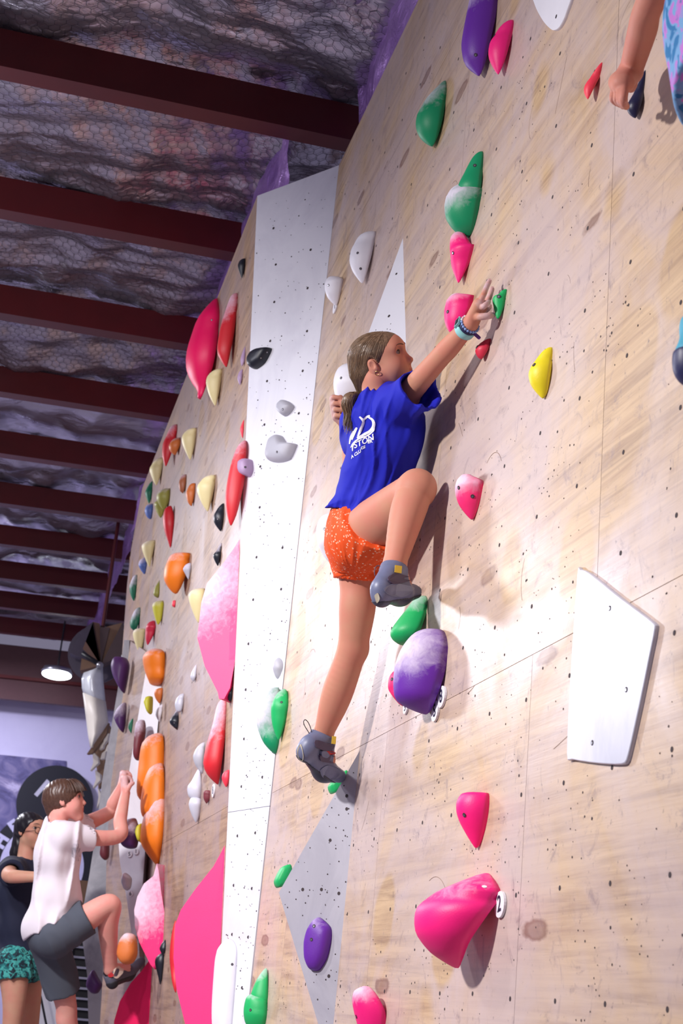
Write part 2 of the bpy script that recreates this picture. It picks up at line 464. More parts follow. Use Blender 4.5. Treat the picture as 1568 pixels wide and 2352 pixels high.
MB().prism([(XF(0) + .03, 6.42, 0), (XF(0) + .03, 12.0, 0), (XF(TOP) + .03, 12.0, TOP - .4), (XF(TOP) + .03, 6.42, TOP - .02)], (.1, 0, 0)).build('timber_frame', M['timber'], wall_far, fix=True)
# pale edge strip along its far end
e0, e1 = np.array([XF(3.4) - .002, 12.06, 3.4]), np.array([XF(SEAMF) - .002, 12.06, SEAMF])
MB().prism([e1, e0, e0 + (.03, .03, 0), e1 + (.03, .03, 0)], (0.0, .02, 0)).build('edge_strip', M['white_panel'], wall_far, fix=True)

# ---- end bay: white wedge board, timber face and grey board beyond
wall_end = struct(empty('wall_end_bay', (0.9, 10.5, 0)))
Q = (np.array([.975, 9.17, 0]), unit((0.18, 0.083, 0)))
def poly_on(pts, plane): return [on(x, y, *plane) for x, y in pts]
p2 = [(342, 1500), (318, 1640), (301, 1743), (290, 1814), (272, 1930), (275, 1980), (290, 2060), (303, 2150), (318, 2150), (326, 2050), (333, 1955), (345, 1830), (360, 1690), (374, 1540)]
q2 = (np.array([.967, 9.17, 0]), unit((-.45, -.9, 0)))
MB().prism(poly_on(p2, q2), (.06, .25, 0)).build('white_wedge_board', M['white_panel'], wall_end, fix=True)
q3 = (np.array([.895, 10.5, 0]), unit((-1, -.12, 0)))
p3 = [(296, 1470), (340, 1500), (330, 1640), (312, 1814), (300, 1930), (318, 2150), (330, 2420), (225, 2420), (235, 2260), (242, 2100), (245, 1950), (255, 1800), (268, 1700), (280, 1600)]
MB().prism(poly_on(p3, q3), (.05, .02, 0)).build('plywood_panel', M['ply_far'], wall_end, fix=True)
q4 = (np.array([.83, 10.75, 0]), unit((-.5, -.86, 0)))
p4 = [(285, 1470), (270, 1585), (252, 1690), (234, 1796), (222, 1900), (205, 2010), (192, 2080), (188, 2150), (200, 2240), (205, 2420), (236, 2420), (240, 2300), (252, 2180), (262, 2080), (262, 1950), (270, 1800), (283, 1690), (294, 1590), (297, 1470)]
MB().prism(poly_on(p4, q4), (.08, .2, 0)).build('grey_board', M['grey_panel'], wall_end, fix=True)

# ---- roof: purlins, foil blanket, chicken wire
SL = 0.043
def zb(x): return 4.79 + SL * (x + 0.48)           # underside of the purlins
X0, X1 = -5.5, 1.42
for k in range(-1, 10):
    y0 = 6.03 + 1.37 * k
    f = lambda x, dy, dz: (x, y0 + dy + YAW * (x + 0.48), zb(x) + dz)
    mb = MB()
    for (ya, yb, za, zc) in ((0, .008, 0, .2), (.008, .115, 0, .008), (.008, .115, .192, .2), (.107, .115, .008, .028)):
        mb.prism([f(X0, ya, za), f(X0, yb, za), f(X0, yb, zc), f(X0, ya, zc)], np.array(f(X1, 0, 0)) - np.array(f(X0, 0, 0)))
    o = mb.build('roof_purlin', M['beam'], None, fix=True)
    words = ['nearest', 'second', 'third', 'fourth', 'fifth', 'sixth', 'seventh', 'eighth', 'ninth', 'tenth']
    tag(o, ('dark red steel roof purlin above the camera, just out of view over the plywood wall' if k < 0 else
            'dark red steel roof purlin under the foil, %s one seen from the camera' % words[k]), 'beam', 'roof purlins')
# end girder under the last bay
g = lambda x, y, z: (x, y + YAW * x, z + SL * x)
struct(MB().prism([g(-6, 19.35, 4.14), g(-6, 19.47, 4.14), g(-6, 19.47, 4.86), g(-6, 19.35, 4.86)], np.array(g(1.6, 0, 0)) - np.array(g(-6, 0, 0))).build('trim_1', plain('brown_steel', lin(84, 48, 54), .6), None, fix=True))
struct(MB().prism([g(-6, 19.25, 4.40), g(-6, 19.35, 4.40), g(-6, 19.35, 4.44), g(-6, 19.25, 4.44)], np.array(g(1.6, 0, 0)) - np.array(g(-6, 0, 0))).build('trim_2', M['beam'], None, fix=True))

m, nt, b = new_mat('foil_blanket')
n1 = noise(nt, coords(nt, (1, 1.6, 1)), 6, 4, 0.5, 1.8)
nt.links.new(mixc(nt, noise(nt, coords(nt), 2.0, 3), lin(168, 164, 178), lin(214, 208, 220)), b.inputs['Base Color'])
b.inputs['Metallic'].default_value = 0.88
nt.links.new(ramp(nt, noise(nt, coords(nt), 5, 3), [(0.3, 0.24), (0.7, 0.42)]), b.inputs['Roughness'])
bump(nt, b, n1, 0.3, 0.04)
M['foil'] = m
m, nt, b = new_mat('foil_wall')
nt.links.new(mixc(nt, noise(nt, coords(nt), 2.0, 3), lin(150, 104, 196), lin(206, 160, 232)), b.inputs['Base Color'])  # purple cast of the light is put into the foil's base colour
b.inputs['Metallic'].default_value = 0.45; b.inputs['Roughness'].default_value = 0.3
bump(nt, b, noise(nt, coords(nt, (1, 1, 1)), 9, 6, 0.62, 1.4), 0.6, 0.05)
M['foil2'] = m
_fr = np.random.default_rng(5)
_fold = [(a_, f_, _fr.uniform(0, math.pi), _fr.uniform(0, 9)) for a_, f_ in ((.070, .55), (.050, .9), (.040, 1.4), (.026, 2.1), (.022, 2.7), (.015, 3.8), (.012, 5.0), (.008, 7.0), (.006, 9.0))]
def crumple(x, y, sd=0):
    """crisp folds: plane facets meeting in creases, the way foil creases"""
    wx = x + .16 * (vnoise2(x * 1.6 + 20, y * 1.6 + 20, 61 + int(sd)) - .5); wy = y + .16 * (vnoise2(x * 1.6 + 50, y * 1.6 + 50, 62 + int(sd)) - .5)
    h = 0
    for a_, f_, t_, p_ in _fold:
        u = f_ * (wx * math.cos(t_ + sd) + wy * math.sin(t_ + sd)) + p_
        w = .35 + 1.3 * vnoise2(x * 1.1 + p_ * 7, y * 1.1 + p_ * 3, 70)
        h = h + a_ * w * (np.abs((u % 1.0) - .5) * 4 - 1)
    return h
def foil_z(x, y): return 5.045 + SL * (x + 0.48) - 0.005 + crumple(x, y) * 0.46
xs = np.concatenate([np.arange(-5.5, -1.8, .10), np.arange(-1.8, 1.44, .028)]); ys = np.concatenate([np.arange(3.6, 5.4, .08), np.arange(5.4, 10, .028), np.arange(10, 19.6, .06)])
GX, GY = np.meshgrid(xs, ys, indexing='ij')
GZ = foil_z(GX, GY)
nx, ny = GX.shape; I = np.arange(nx * ny).reshape(nx, ny)
Qd = np.stack([I[:-1, :-1], I[:-1, 1:], I[1:, 1:], I[1:, :-1]], -1).reshape(-1, 4)
ceil = struct(mesh_np('ceiling', np.stack([GX, GY + YAW * (GX + .48), GZ], -1).reshape(-1, 3), Qd, M['foil']))
# foil hung down the building wall behind the climbing wall
VV, QQ, n0 = [], [], 0
for x_, ya, yb in [(1.225, 4.90, 6.03), (1.225, 3.6, 4.66)] + [(.935, 6.25 + 1.37 * k, 7.44 + 1.37 * k) for k in range(9)]:
    ys2 = np.arange(ya, yb, .035); zs2 = np.arange(4.65, 5.12, .03)
    GY2, GZ2 = np.meshgrid(ys2, zs2, indexing='ij'); GX2 = x_ + crumple(GY2, GZ2, 3) * 0.30
    I2 = np.arange(GY2.size).reshape(GY2.shape) + n0; n0 += GY2.size
    VV.append(np.stack([GX2, GY2, GZ2], -1).reshape(-1, 3)); QQ.append(np.stack([I2[:-1, :-1], I2[:-1, 1:], I2[1:, 1:], I2[1:, :-1]], -1).reshape(-1, 4))
struct(mesh_np('wall_behind', np.concatenate(VV), np.concatenate(QQ), M['foil2']))
# chicken wire under the foil
def hexwire(x0, x1, y0, y1, a, r):
    segs = []
    w = math.sqrt(3) * a
    for i in range(int((x1 - x0) / w) + 1):
        for j in range(int((y1 - y0) / (1.5 * a)) + 1):
            cx_ = x0 + i * w + (j % 2) * w / 2; cy_ = y0 + j * 1.5 * a
            pts = [(cx_ + a * math.cos(t), cy_ + a * math.sin(t)) for t in (math.pi / 2, math.pi / 6, -math.pi / 6, -math.pi / 2)]
            segs += [(pts[0], pts[1]), (pts[1], pts[2]), (pts[2], pts[3])]
    S = np.array(segs)                                    # n,2,2
    Z = np.stack([foil_z(S[:, k, 0], S[:, k, 1]) for k in (0, 1)], 1) - 0.006
    Pt = np.concatenate([S, Z[..., None]], -1)
    d = Pt[:, 1] - Pt[:, 0]; d /= np.linalg.norm(d, axis=1, keepdims=True)
    u = np.cross(d, np.array([0, 0, 1.0])); u /= np.linalg.norm(u, axis=1, keepdims=True); v = np.cross(d, u)
    ring = [r * (u * math.cos(t) + v * math.sin(t)) for t in (0.5, 0.5 + 2.094, 0.5 + 4.189)]
    V = np.stack([Pt[:, 0] + ring[0], Pt[:, 0] + ring[1], Pt[:, 0] + ring[2], Pt[:, 1] + ring[0], Pt[:, 1] + ring[1], Pt[:, 1] + ring[2]], 1)
    n = len(V); b0 = np.arange(n)[:, None, None] * 6
    F = (b0 + np.array([[0, 1, 4, 3], [1, 2, 5, 4], [2, 0, 3, 5]])[None]).reshape(-1, 4)
    V = V.reshape(-1, 3); V[:, 1] += YAW * (V[:, 0] + .48)
    return V, F
V, F = hexwire(-1.7, 1.38, 5.3, 10.6, 0.030, 0.0012)
o = mesh_np('chicken_wire', V, F, plain('dull_wire', lin(92, 86, 96), .5, .6), ceil); o['kind'] = 'stuff'
# torn laps between the foil sheets: dark ragged gaps
for k in range(0, 5):
    for (xa, xb, dy) in ((-1.5, -0.35, .33), (-0.30, 0.85, .28)):
        xx = np.linspace(xa, xb, 22); yy = 6.03 + 1.37 * k + dy + .10 * vnoise2(xx * 5, xx * 0 + k * 7.3, 3) + YAW * (xx + .48)
        wd = .004 + .045 * np.clip(vnoise2(xx * 9, xx * 0 + k, 8) - .35, 0, 1)
        zz = foil_z(xx, yy - YAW * (xx + .48)) - .02
        V = np.concatenate([np.stack([xx, yy - wd, zz], 1), np.stack([xx, yy + wd, zz], 1)])
        F = np.array([[i, i + 1, i + 23, i + 22] for i in range(21)])
        mesh_np('foil_tear', V, F, M['black'], ceil, False)

# ================================================================== HOLDS
def smooth_poly(pts, n=40, closed=True):
    P = np.asarray(pts, float); m = len(P); out = []
    per = max(2, n // m)
    for i in range(m):
        p0, p1, p2, p3 = P[(i - 1) % m], P[i], P[(i + 1) % m], P[(i + 2) % m]
        for t in np.linspace(0, 1, per, endpoint=False):
            out.append(p1 + 0.5 * t * (p2 - p0) * .75 + t * t * (3 * (p2 - p1) - .75 * .5 * (2 * (p2 - p0) + (p3 - p1))) + t ** 3 * (-2 * (p2 - p1) + .75 * .5 * ((p2 - p0) + (p3 - p1))))
    return np.array(out)

def scan(P, z):
    xs = []
    for a, c in zip(P, np.roll(P, -1, axis=0)):
        if (a[1] - z) * (c[1] - z) <= 0 and a[1] != c[1]:
            xs.append(a[0] + (z - a[1]) / (c[1] - a[1]) * (c[0] - a[0]))
    return (min(xs), max(xs)) if xs else (None, None)

def set_chalk(o, amount, hardz=None):
    me = o.data; n = len(me.vertices); co = np.zeros(n * 3); me.vertices.foreach_get('co', co); co = co.reshape(-1, 3)
    z = (co[:, 2] - co[:, 2].min()) / (np.ptp(co[:, 2]) + 1e-6)
    x = (co[:, 0].max() - co[:, 0]) / (np.ptp(co[:, 0]) + 1e-6)
    v = np.clip(.5 + (z - (1 - amount)) / 0.5, -.3, 1) if amount > 0 else np.full(n, -.4)
    if amount > 0: v = v * (.45 + .75 * x) - .12
    at_ = me.attributes.new('chalk', 'FLOAT', 'POINT'); at_.data.foreach_set('value', v.astype(np.float32))

def bolt(parent, px, py, r=.0055, metal=True):
    me = parent.data
    bvh = BVHTree.FromPolygons([v.co.copy() for v in me.vertices], [tuple(p.vertices) for p in me.polygons])
    hit, nrm, _, _ = bvh.ray_cast(Vector(EYE), Vector(unit(ray(px, py))))
    if hit is None: return
    nrm = np.array(nrm); nrm = nrm if nrm.dot(ray(px, py)) < 0 else -nrm
    c = np.array(hit)
    mb = MB().disc(c + nrm * .0008, nrm, r, 12)
    o = mb.build('bolt_recess', M['hole'], parent)
    if metal:
        MB().disc(c + nrm * .0014 + np.array([0, 0, -.15 * r]), nrm, r * .55, 10).build('bolt_head', M['steel'], parent)
def place(o, pts):
    """origin to the middle of the thing, so it can be moved by itself"""
    c = Vector(np.mean(np.asarray(pts), 0)); me = o.data
    me.transform(Matrix.Translation(-c)); o.location = c
    return o

def hold_side(poly, plane, col, chalk=0.0, k=0.9, full=False, ns=26, na=16, facet=0, name='climbing_hold', smooth=True):
    """a hold bolted to the wall: its profile off the wall, swept round its own breadth; where the
    profile leaves the wall plane the back of the hold hangs free of it"""
    XW = (lambda z: XN) if plane == 'N' else XF
    PL = PN if plane == 'N' else PF
    pts = smooth_poly(poly, 60) if not facet else np.asarray(poly, float)
    right = sorted(poly, key=lambda p: -p[0])[:max(2, len(poly) // 3)]
    Yc = np.mean([on(x, y, *PL)[1] for x, y in right])
    S = np.array([at(x, y, Yc)[[0, 2]] for x, y in pts])
    z0, z1 = S[:, 1].min(), S[:, 1].max()
    tt = (1 - np.cos(np.linspace(0, math.pi, ns))) / 2
    zs = z0 + (z1 - z0) * (0.004 + .992 * tt)
    if facet:
        zz = np.sort(S[:, 1]); zs = [z0 + .002 * (z1 - z0)]
        for z in zz:
            if z - zs[-1] > .03 * (z1 - z0) and z1 - z > .02 * (z1 - z0): zs.append(z)
        zs = np.array(zs + [z1 - .002 * (z1 - z0)]); ns = len(zs); na = facet; smooth = False
    LR = np.array([scan(S, z) for z in zs], float)
    xL, xR = LR[:, 0], LR[:, 1]
    D = np.array([XW(z) for z in zs]); s = D / Yc
    w = np.maximum(xR - xL, 1e-4)
    p = w / (s * k + np.sqrt(1 + (s * k) ** 2)); b = k * p
    yi = Yc + b + (D - xR) / s
    o_ = np.argsort(yi); cw = np.cumsum(w[o_]) / w.sum(); y0c = yi[o_][np.searchsorted(cw, .30)]
    y0 = np.minimum(yi, y0c)
    gap = np.clip(s * (yi - y0c), 0, None)
    y0 = y0c - .04 * np.tanh((y0c - y0) / .04)
    n = na; V = []
    for i in range(ns):
        for j in range(n):
            a = math.pi * j / (n - 1)
            V.append((D[i] + .0006 - gap[i] - p[i] * abs(math.sin(a)) ** .9, y0[i] - b[i] * math.cos(a), zs[i]))
    F = [(i * n + j, i * n + j + 1, (i + 1) * n + j + 1, (i + 1) * n + j) for i in range(ns - 1) for j in range(n - 1)]
    F += [(i * n + n - 1, i * n, (i + 1) * n, (i + 1) * n + n - 1) for i in range(ns - 1)]
    F.append(tuple(range(n))); F.append(tuple(range((ns - 1) * n, ns * n)))
    o = mesh(name, V, F, M['h_' + col], None, smooth)
    fix_normals(o)
    set_chalk(o, chalk)
    return o

def hold_flat(poly, plane, col, chalk=0.0, name='wall_volume', ns=22, nc=6, depth=.7, nrm=(-.62, -.78, 0), **kw):
    """box-like volume: one flat face turned to the room, sides running back to the wall"""
    XW = (lambda z: XN) if plane == 'N' else XF
    PL = PN if plane == 'N' else PF
    right = sorted(poly, key=lambda p: -p[0])[:max(2, len(poly) // 3)]
    c = np.mean([on(x, y, *PL) for x, y in right], 0); n_ = unit(nrm); h = unit(np.cross((0, 0, 1), n_)); h = h if h[0] > 0 else -h
    W = np.array([on(x, y, c, n_) for x, y in poly]); S = np.stack([(W - c) @ h, W[:, 2]], 1)
    z0, z1 = S[:, 1].min(), S[:, 1].max()
    zs = np.unique(np.concatenate([np.linspace(z0 + .002 * (z1 - z0), z1 - .002 * (z1 - z0), ns), S[:, 1][(S[:, 1] > z0 + .01 * (z1 - z0)) & (S[:, 1] < z1 - .01 * (z1 - z0))]]))
    V = []; F = []; B = []
    for z in zs:
        a, b = scan(S, z)
        for j in range(nc):
            p = c + h * (a + (b - a) * j / (nc - 1)); p[2] = z
            p[0] = min(p[0], XW(z)); V.append(p); B.append(np.array([XW(z) + .002, p[1] + depth * max(0, XW(z) - p[0]) + .02, z]))
    n = len(zs); k = len(V)
    for o_, A_ in ((0, V), (k, B)):
        for i in range(n - 1):
            for j in range(nc - 1): F.append((o_ + i * nc + j, o_ + i * nc + j + 1, o_ + (i + 1) * nc + j + 1, o_ + (i + 1) * nc + j))
    for i in range(n - 1):
        for j in (0, nc - 1): F.append((i * nc + j, (i + 1) * nc + j, k + (i + 1) * nc + j, k + i * nc + j))
    for j in range(nc - 1):
        for i in (0, n - 1): F.append((i * nc + j, i * nc + j + 1, k + i * nc + j + 1, k + i * nc + j))
    o = fix_normals(mesh(name, V + B, F, M['h_' + col], None, False)); set_chalk(o, chalk); return o

def hold_front(poly, plane, col, h, chalk=0.0, name='climbing_hold', flat=False, mat=None, edge=.012):
    P0, Nn = plane
    P0 = np.asarray(P0, float); Nn = unit(Nn); Nn = Nn if Nn.dot(ray(784, 1176)) < 0 else -Nn
    pts = smooth_poly(poly, 48)
    W = np.array([on(x, y, P0, Nn) for x, y in pts]); c = W.mean(0)
    n = len(W); V = []; F = []
    if flat: prof = [(1.0, 0.0), (1.0, h * .55), (1 - edge * .35, h * .85), (1 - edge, h), (.5, h), (0.02, h)]
    else: prof = [(1.0, 0.0), (.985, h * .22), (.94, h * .48), (.85, h * .72), (.68, h * .90), (.42, h * .985), (.18, h), (.02, h)]
    for sc, hh in prof:
        V += list(c + (W - c) * sc + Nn * hh)
    for i in range(len(prof) - 1):
        for j in range(n):
            F.append((i * n + j, i * n + (j + 1) % n, (i + 1) * n + (j + 1) % n, (i + 1) * n + j))
    F.append(tuple((len(prof) - 1) * n + j for j in range(n))); F.append(tuple(range(n))[::-1])
    o = mesh(name, V, F, mat or M['h_' + col], None, not flat)
    fix_normals(o); set_chalk(o, chalk)
    return o

def number_tag(px, py, txt, plane, label, hw=7, hh=16, ink=None, rot=0.0, group='oval number tags on the climbing wall'):
    """oval plastic tag with a digit, screwed flat on the wall"""
    P0, Nn = plane; Nn = unit(Nn); Nn = Nn if Nn.dot(ray(px, py)) < 0 else -Nn
    c = on(px, py, P0, Nn)
    up = on(px, py - hh, P0, Nn) - c; up = up - Nn * up.dot(Nn); hgt = np.linalg.norm(up); up = unit(up)
    rt = np.cross(up, Nn); rt = rt if rt.dot(on(px + 5, py, P0, Nn) - c) > 0 else -rt
    wr = abs(np.dot(on(px + hw, py, P0, Nn) - c, rt)); wr = min(max(wr, hgt * .55), hgt * 1.1)
    mb = MB(); n = 24
    ring = [c + rt * wr * math.cos(2 * math.pi * j / n) + up * hgt * math.sin(2 * math.pi * j / n) + Nn * .001 for j in range(n)]
    mb.prism(ring, Nn * .006)
    o = mb.build('number_tag', M['white'], None, fix=True)
    tag(o, label, 'tag', group)
    V, F = text_vf(txt, hgt * 1.75, hgt * .03)
    V = [c + rt * v[0] * .95 + up * v[1] + Nn * .0078 for v in V]
    mesh('digit', V, F, M['ink'], o)
    return o

GN, GF, GS, GE = 'holds on the near plywood wall', 'holds on the far plywood wall', 'holds on the white corner strip', 'holds on the end bay'
def H(kind, poly, plane, col, label, chalk=0.0, bolts=(), group=None, cat='climbing hold', **kw):
    if kind == 's' and kw.get('facet'): o = hold_flat(poly, plane, col, chalk, kw.get('name', 'wall_volume'))
    elif kind == 's': o = hold_side(poly, plane, col, chalk, **kw)
    else: o = hold_front(poly, plane, col, chalk=chalk, **kw)
    for bx_ in bolts: bolt(o, *bx_)
    tag(o, label, cat, group or (GN if plane == 'N' else GF))
    return o

# ---------------- near wall
H('s', [(1085,-40),(1070,10),(1060,70),(1066,110),(1085,135),(1102,152),(1115,135),(1128,90),(1138,40),(1142,-40)], 'N', 'purple', 'purple slab hold at the top edge beside a small pink hold', .25, [(1092,126),(1066,48)])
H('s', [(1180,46),(1150,50),(1126,72),(1122,100),(1130,125),(1145,151),(1160,130),(1172,95)], 'N', 'pink', 'small hot pink hold touching the purple slab at the top', 0, [(1135,82)])
H('f', [(1225,-40),(1235,15),(1255,52),(1275,71),(1290,65),(1305,35),(1322,-40)], PN, 'white', 'flat white plate hold cut by the top edge of the picture', .0, [(1277,38)], group=GN, h=.009, flat=True)
H('s', [(1384,146),(1355,163),(1342,180),(1341,195),(1350,214),(1365,195),(1376,175)], 'N', 'coral', 'tiny coral pointed hold left of the hand at the top right', 0, [(1348,172)])
H('s', [(1483,165),(1462,190),(1440,225),(1442,242),(1460,260),(1474,235)], 'N', 'navy', 'small navy black hold gripped by the hand at the top right', 0)
H('s', [(1028,180),(1003,193),(975,212),(958,238),(956,262),(965,285),(992,313),(1005,305),(1015,280),(1022,240)], 'N', 'green', 'green shell-shaped hold highest of the green ones', .45, [(963,240)])
H('s', [(1105,339),(1085,350),(1065,380),(1050,415),(1075,450),(1100,450),(1108,390),(1110,350)], 'N', 'green', 'pointed green hold rising behind a round green one', 0, [(1090,380)])
H('s', [(1050,403),(1030,415),(1021,440),(1025,470),(1045,500),(1075,521),(1088,515),(1100,480),(1106,445),(1090,425),(1070,405)], 'N', 'green', 'round chalky green hold in front of the pointed green one', .55, [(1025,434)])
H('s', [(1045,522),(1035,530),(1033,550),(1036,590),(1045,620),(1053,638),(1065,625),(1080,600),(1088,575),(1080,565),(1070,545),(1060,525)], 'N', 'pink', 'pink thumb-shaped hold below the round green hold', .2, [(1040,581)])
H('s', [(1045,666),(1028,675),(1020,700),(1022,730),(1035,755),(1055,758),(1075,730),(1087,695),(1065,678)], 'N', 'pink', 'pink heart-shaped hold behind the reaching wrist', .3, [(1028,716)])
H('s', [(1164,667),(1150,668),(1145,673),(1131,675),(1132,690),(1140,722),(1148,722),(1157,700)], 'N', 'greenl', 'small bright green hold at the reaching fingertips', 0, [(1145,681)], k=.7)
H('s', [(1126,780),(1098,785),(1091,797),(1097,812),(1108,818),(1120,805)], 'N', 'rose', 'tiny red hold just under the purple wristband', 0, [(1095,797)])
H('s', [(1268,797),(1245,800),(1220,825),(1213,845),(1220,870),(1245,903),(1257,893),(1265,850)], 'N', 'yellow', 'yellow wedge hold alone on the right of the wall', 0, [(1226,838)])
H('s', [(1060,1077),(1047,1090),(1045,1115),(1055,1145),(1083,1181),(1098,1160),(1110,1115),(1107,1105),(1088,1090),(1075,1078)], 'N', 'hotpink', 'pink hold with a chalk-white top right of the bent knee', .5, [(1053,1120),(1085,1140)])
H('f', [(1340,1309),(1362,1318),(1430,1372),(1505,1428),(1513,1445),(1500,1512),(1478,1620),(1452,1735),(1438,1757),(1380,1755),(1322,1746),(1310,1735),(1318,1560),(1334,1320)], PN, 'white', 'large flat white board with five corners on the right', 0, [(1438,1584),(1400,1397),(1360,1706)], group=GN, cat='wall volume', h=.009, flat=True, mat=M['white_plate'], edge=.012, name='wall_volume')
H('s', [(975,1364),(955,1368),(920,1405),(897,1437),(898,1455),(915,1470),(940,1474),(965,1450),(978,1410),(982,1380)], 'N', 'greenl', 'chalky green hold under the bent foot', .35, [(895,1447)])
H('s', [(907,1536),(893,1550),(891,1575),(905,1600),(925,1617),(940,1600),(935,1560)], 'N', 'hotpink', 'pink hold half hidden behind the big purple dome', 0, [(900,1560)])
H('s', [(970,1433),(945,1443),(920,1475),(905,1510),(901,1550),(906,1590),(935,1612),(980,1631),(998,1612),(1018,1560),(1028,1500),(1022,1455),(1005,1437)], 'N', 'purple', 'large purple dome with a chalk-white top below the girl', .58, [(909,1517)])
H('s', [(640,1580),(615,1580),(597,1595),(587,1625),(590,1665),(605,1705),(632,1733),(640,1720),(644,1640)], 'N', 'green', 'long curved green hold, left one of the pair by the white strip', .75)
H('s', [(652,1578),(635,1590),(622,1620),(625,1660),(640,1697),(655,1660),(662,1620),(660,1590)], 'N', 'greenl', 'bright green hold, right one of the pair by the white strip', .15, [(646,1613)])
H('s', [(1123,1826),(1100,1818),(1060,1816),(1047,1835),(1047,1860),(1058,1890),(1090,1943),(1105,1930),(1118,1890)], 'N', 'pink', 'smooth pink shield hold right of the grey pyramid', 0, [(1066,1872)])
big_pink = H('s', [(1148,2006),(1090,2015),(1000,2040),(955,2070),(945,2100),(950,2140),(985,2185),(1045,2222),(1060,2205),(1080,2160),(1130,2090),(1150,2060)], 'N', 'pink', 'largest pink hold jutting out low on the near wall', .22, [(953,2090)], k=1.1)
H('s', [(835,2264),(812,2275),(807,2300),(815,2340),(830,2380),(870,2410),(885,2350),(883,2320),(865,2285),(850,2268)], 'N', 'pink', 'pink hold with a dusty top cut by the bottom edge', .22, [(818,2335)])
H('s', [(613,2226),(595,2240),(582,2265),(575,2295),(612,2315)], 'N', 'greenl', 'pointed green hold above a round one at bottom left', .3)
H('s', [(585,2280),(565,2290),(558,2320),(562,2350),(585,2380),(605,2367),(613,2330),(612,2300),(600,2285)], 'N', 'greenl', 'round green hold at the bottom near the white strip', .1, [(575,2320)])
H('s', [(862,533),(825,535),(808,555),(803,580),(810,605),(830,636),(838,633),(850,600),(858,565)], 'N', 'white', 'white half-moon hold highest by the white strip', 0, [(821,581),(828,617)])
H('s', [(762,624),(750,630),(746,645),(752,668),(772,691),(780,680),(788,645),(770,630)], 'N', 'white', 'small white heart-shaped hold above the tag numbered 1', 0, [(754,655)])
H('s', [(800,820),(775,830),(766,855),(770,885),(790,912),(830,900),(835,850)], 'N', 'white', "white hold behind the girl's ponytail", 0, [(783,868)])
H('s', [(752,1172),(735,1180),(726,1205),(730,1240),(745,1270),(760,1283),(778,1250),(778,1180)], 'N', 'white', 'white hold behind the orange shorts', 0, [(745,1215),(750,1261)])
H('s', [(640,1507),(630,1515),(626,1530),(632,1550),(643,1562),(650,1545),(652,1525)], 'N', 'grey', 'small grey hold above the paired green holds', 0)
for px, py, tx, lab, w, h in ((1018, 1601, '8', 'oval white tag numbered 8 right under the purple dome', 9, 23), (1003, 1634, 'S', 'oval white tag lettered S under the purple dome', 8, 22), (935, 1625, '5', 'white tag half hidden behind the purple dome', 6, 14),
                               (1153, 2078, '2', 'oval white tag numbered 2 beside the largest pink hold', 11, 30), (772, 703, '1', 'oval white tag numbered 1 under the white heart hold', 5, 12)):
    number_tag(px, py, tx, PN, lab, w, h)

_v = BVHTree.FromPolygons([v.co.copy() for v in big_pink.data.vertices], [tuple(p.vertices) for p in big_pink.data.polygons])
_h = _v.ray_cast(Vector(EYE), Vector(unit(ray(1112, 2036))))
if _h[0] is not None: MB().disc(np.array(_h[0]) - unit(ray(1112, 2036)) * .001, _h[1], .006, 12).build('screw_plug', M['white'], big_pink)

# ---------------- pyramids on the near wall
def pyramid(T, Bt, Pk, Qb, mat, label, name='wall_volume'):
    o = mesh(name, [T, Bt, Pk, Qb], [(0, 1, 2), (0, 2, 3), (1, 3, 2), (0, 3, 1)], mat)
    fix_normals(o); tag(o, label, 'wall volume', 'pyramid volumes'); return o
T = at_x(826, 1724, XN); Bt = at_x(757, 2440, XN); Pk = at(640, 2050, 4.78); Qb = np.array([XN, 5.08, 1.25])
py1 = pyramid(T, Bt, Pk, Qb, M['grey_vol'], 'grey pyramid volume with screw holes below the lower foot')
fN = unit(np.cross(Bt - T, Pk - T)); fN = fN if fN.dot(ray(740, 2000)) < 0 else -fN
PP = (T, fN)
P = []; R = []
for px, py in ((796,1858),(758,1930),(695,2043),(738,2043),(778,2052),(755,2242),(796,1828)):
    P.append(on(px, py, *PP)); R.append(.0058)
for q in range(70):
    a, c = sorted(rng.random(2)); p = T * a + Bt * (c - a) + Pk * (1 - c) * .96 + (T * .5 + Bt * .5) * (1 - c) * .04
    P.append(p); R.append(rng.uniform(.0012, .0028))
dots('screw_holes', P, fN, R, py1)
T2 = at_x(925, 547, XN); B2 = at_x(938, 1000, XN); P2 = at(836, 792, 4.62); Q2_ = np.array([XN, 4.95, P2[2] + .05])
py2 = pyramid(T2, B2, P2, Q2_, M['white_panel'], "white pyramid volume pointing up above the girl's head")
f2 = unit(np.cross(B2 - T2, P2 - T2)); f2 = f2 if f2.dot(ray(880, 700)) < 0 else -f2
dots('screw_holes', [on(px, py, T2, f2) for px, py in ((910,629),(893,726),(897,744),(889,756),(896,757),(863,758),(925,693))], f2, [.005,.006,.002,.002,.002,.002,.002], py2)
H('f', [(735,2107),(722,2115),(711,2135),(704,2165),(705,2205),(715,2228),(735,2228),(752,2200),(761,2160),(760,2130)], PP, 'purple', 'purple dimpled hold on the grey pyramid', .12, [(715,2158),(721,2127)], group=GN, h=.035)
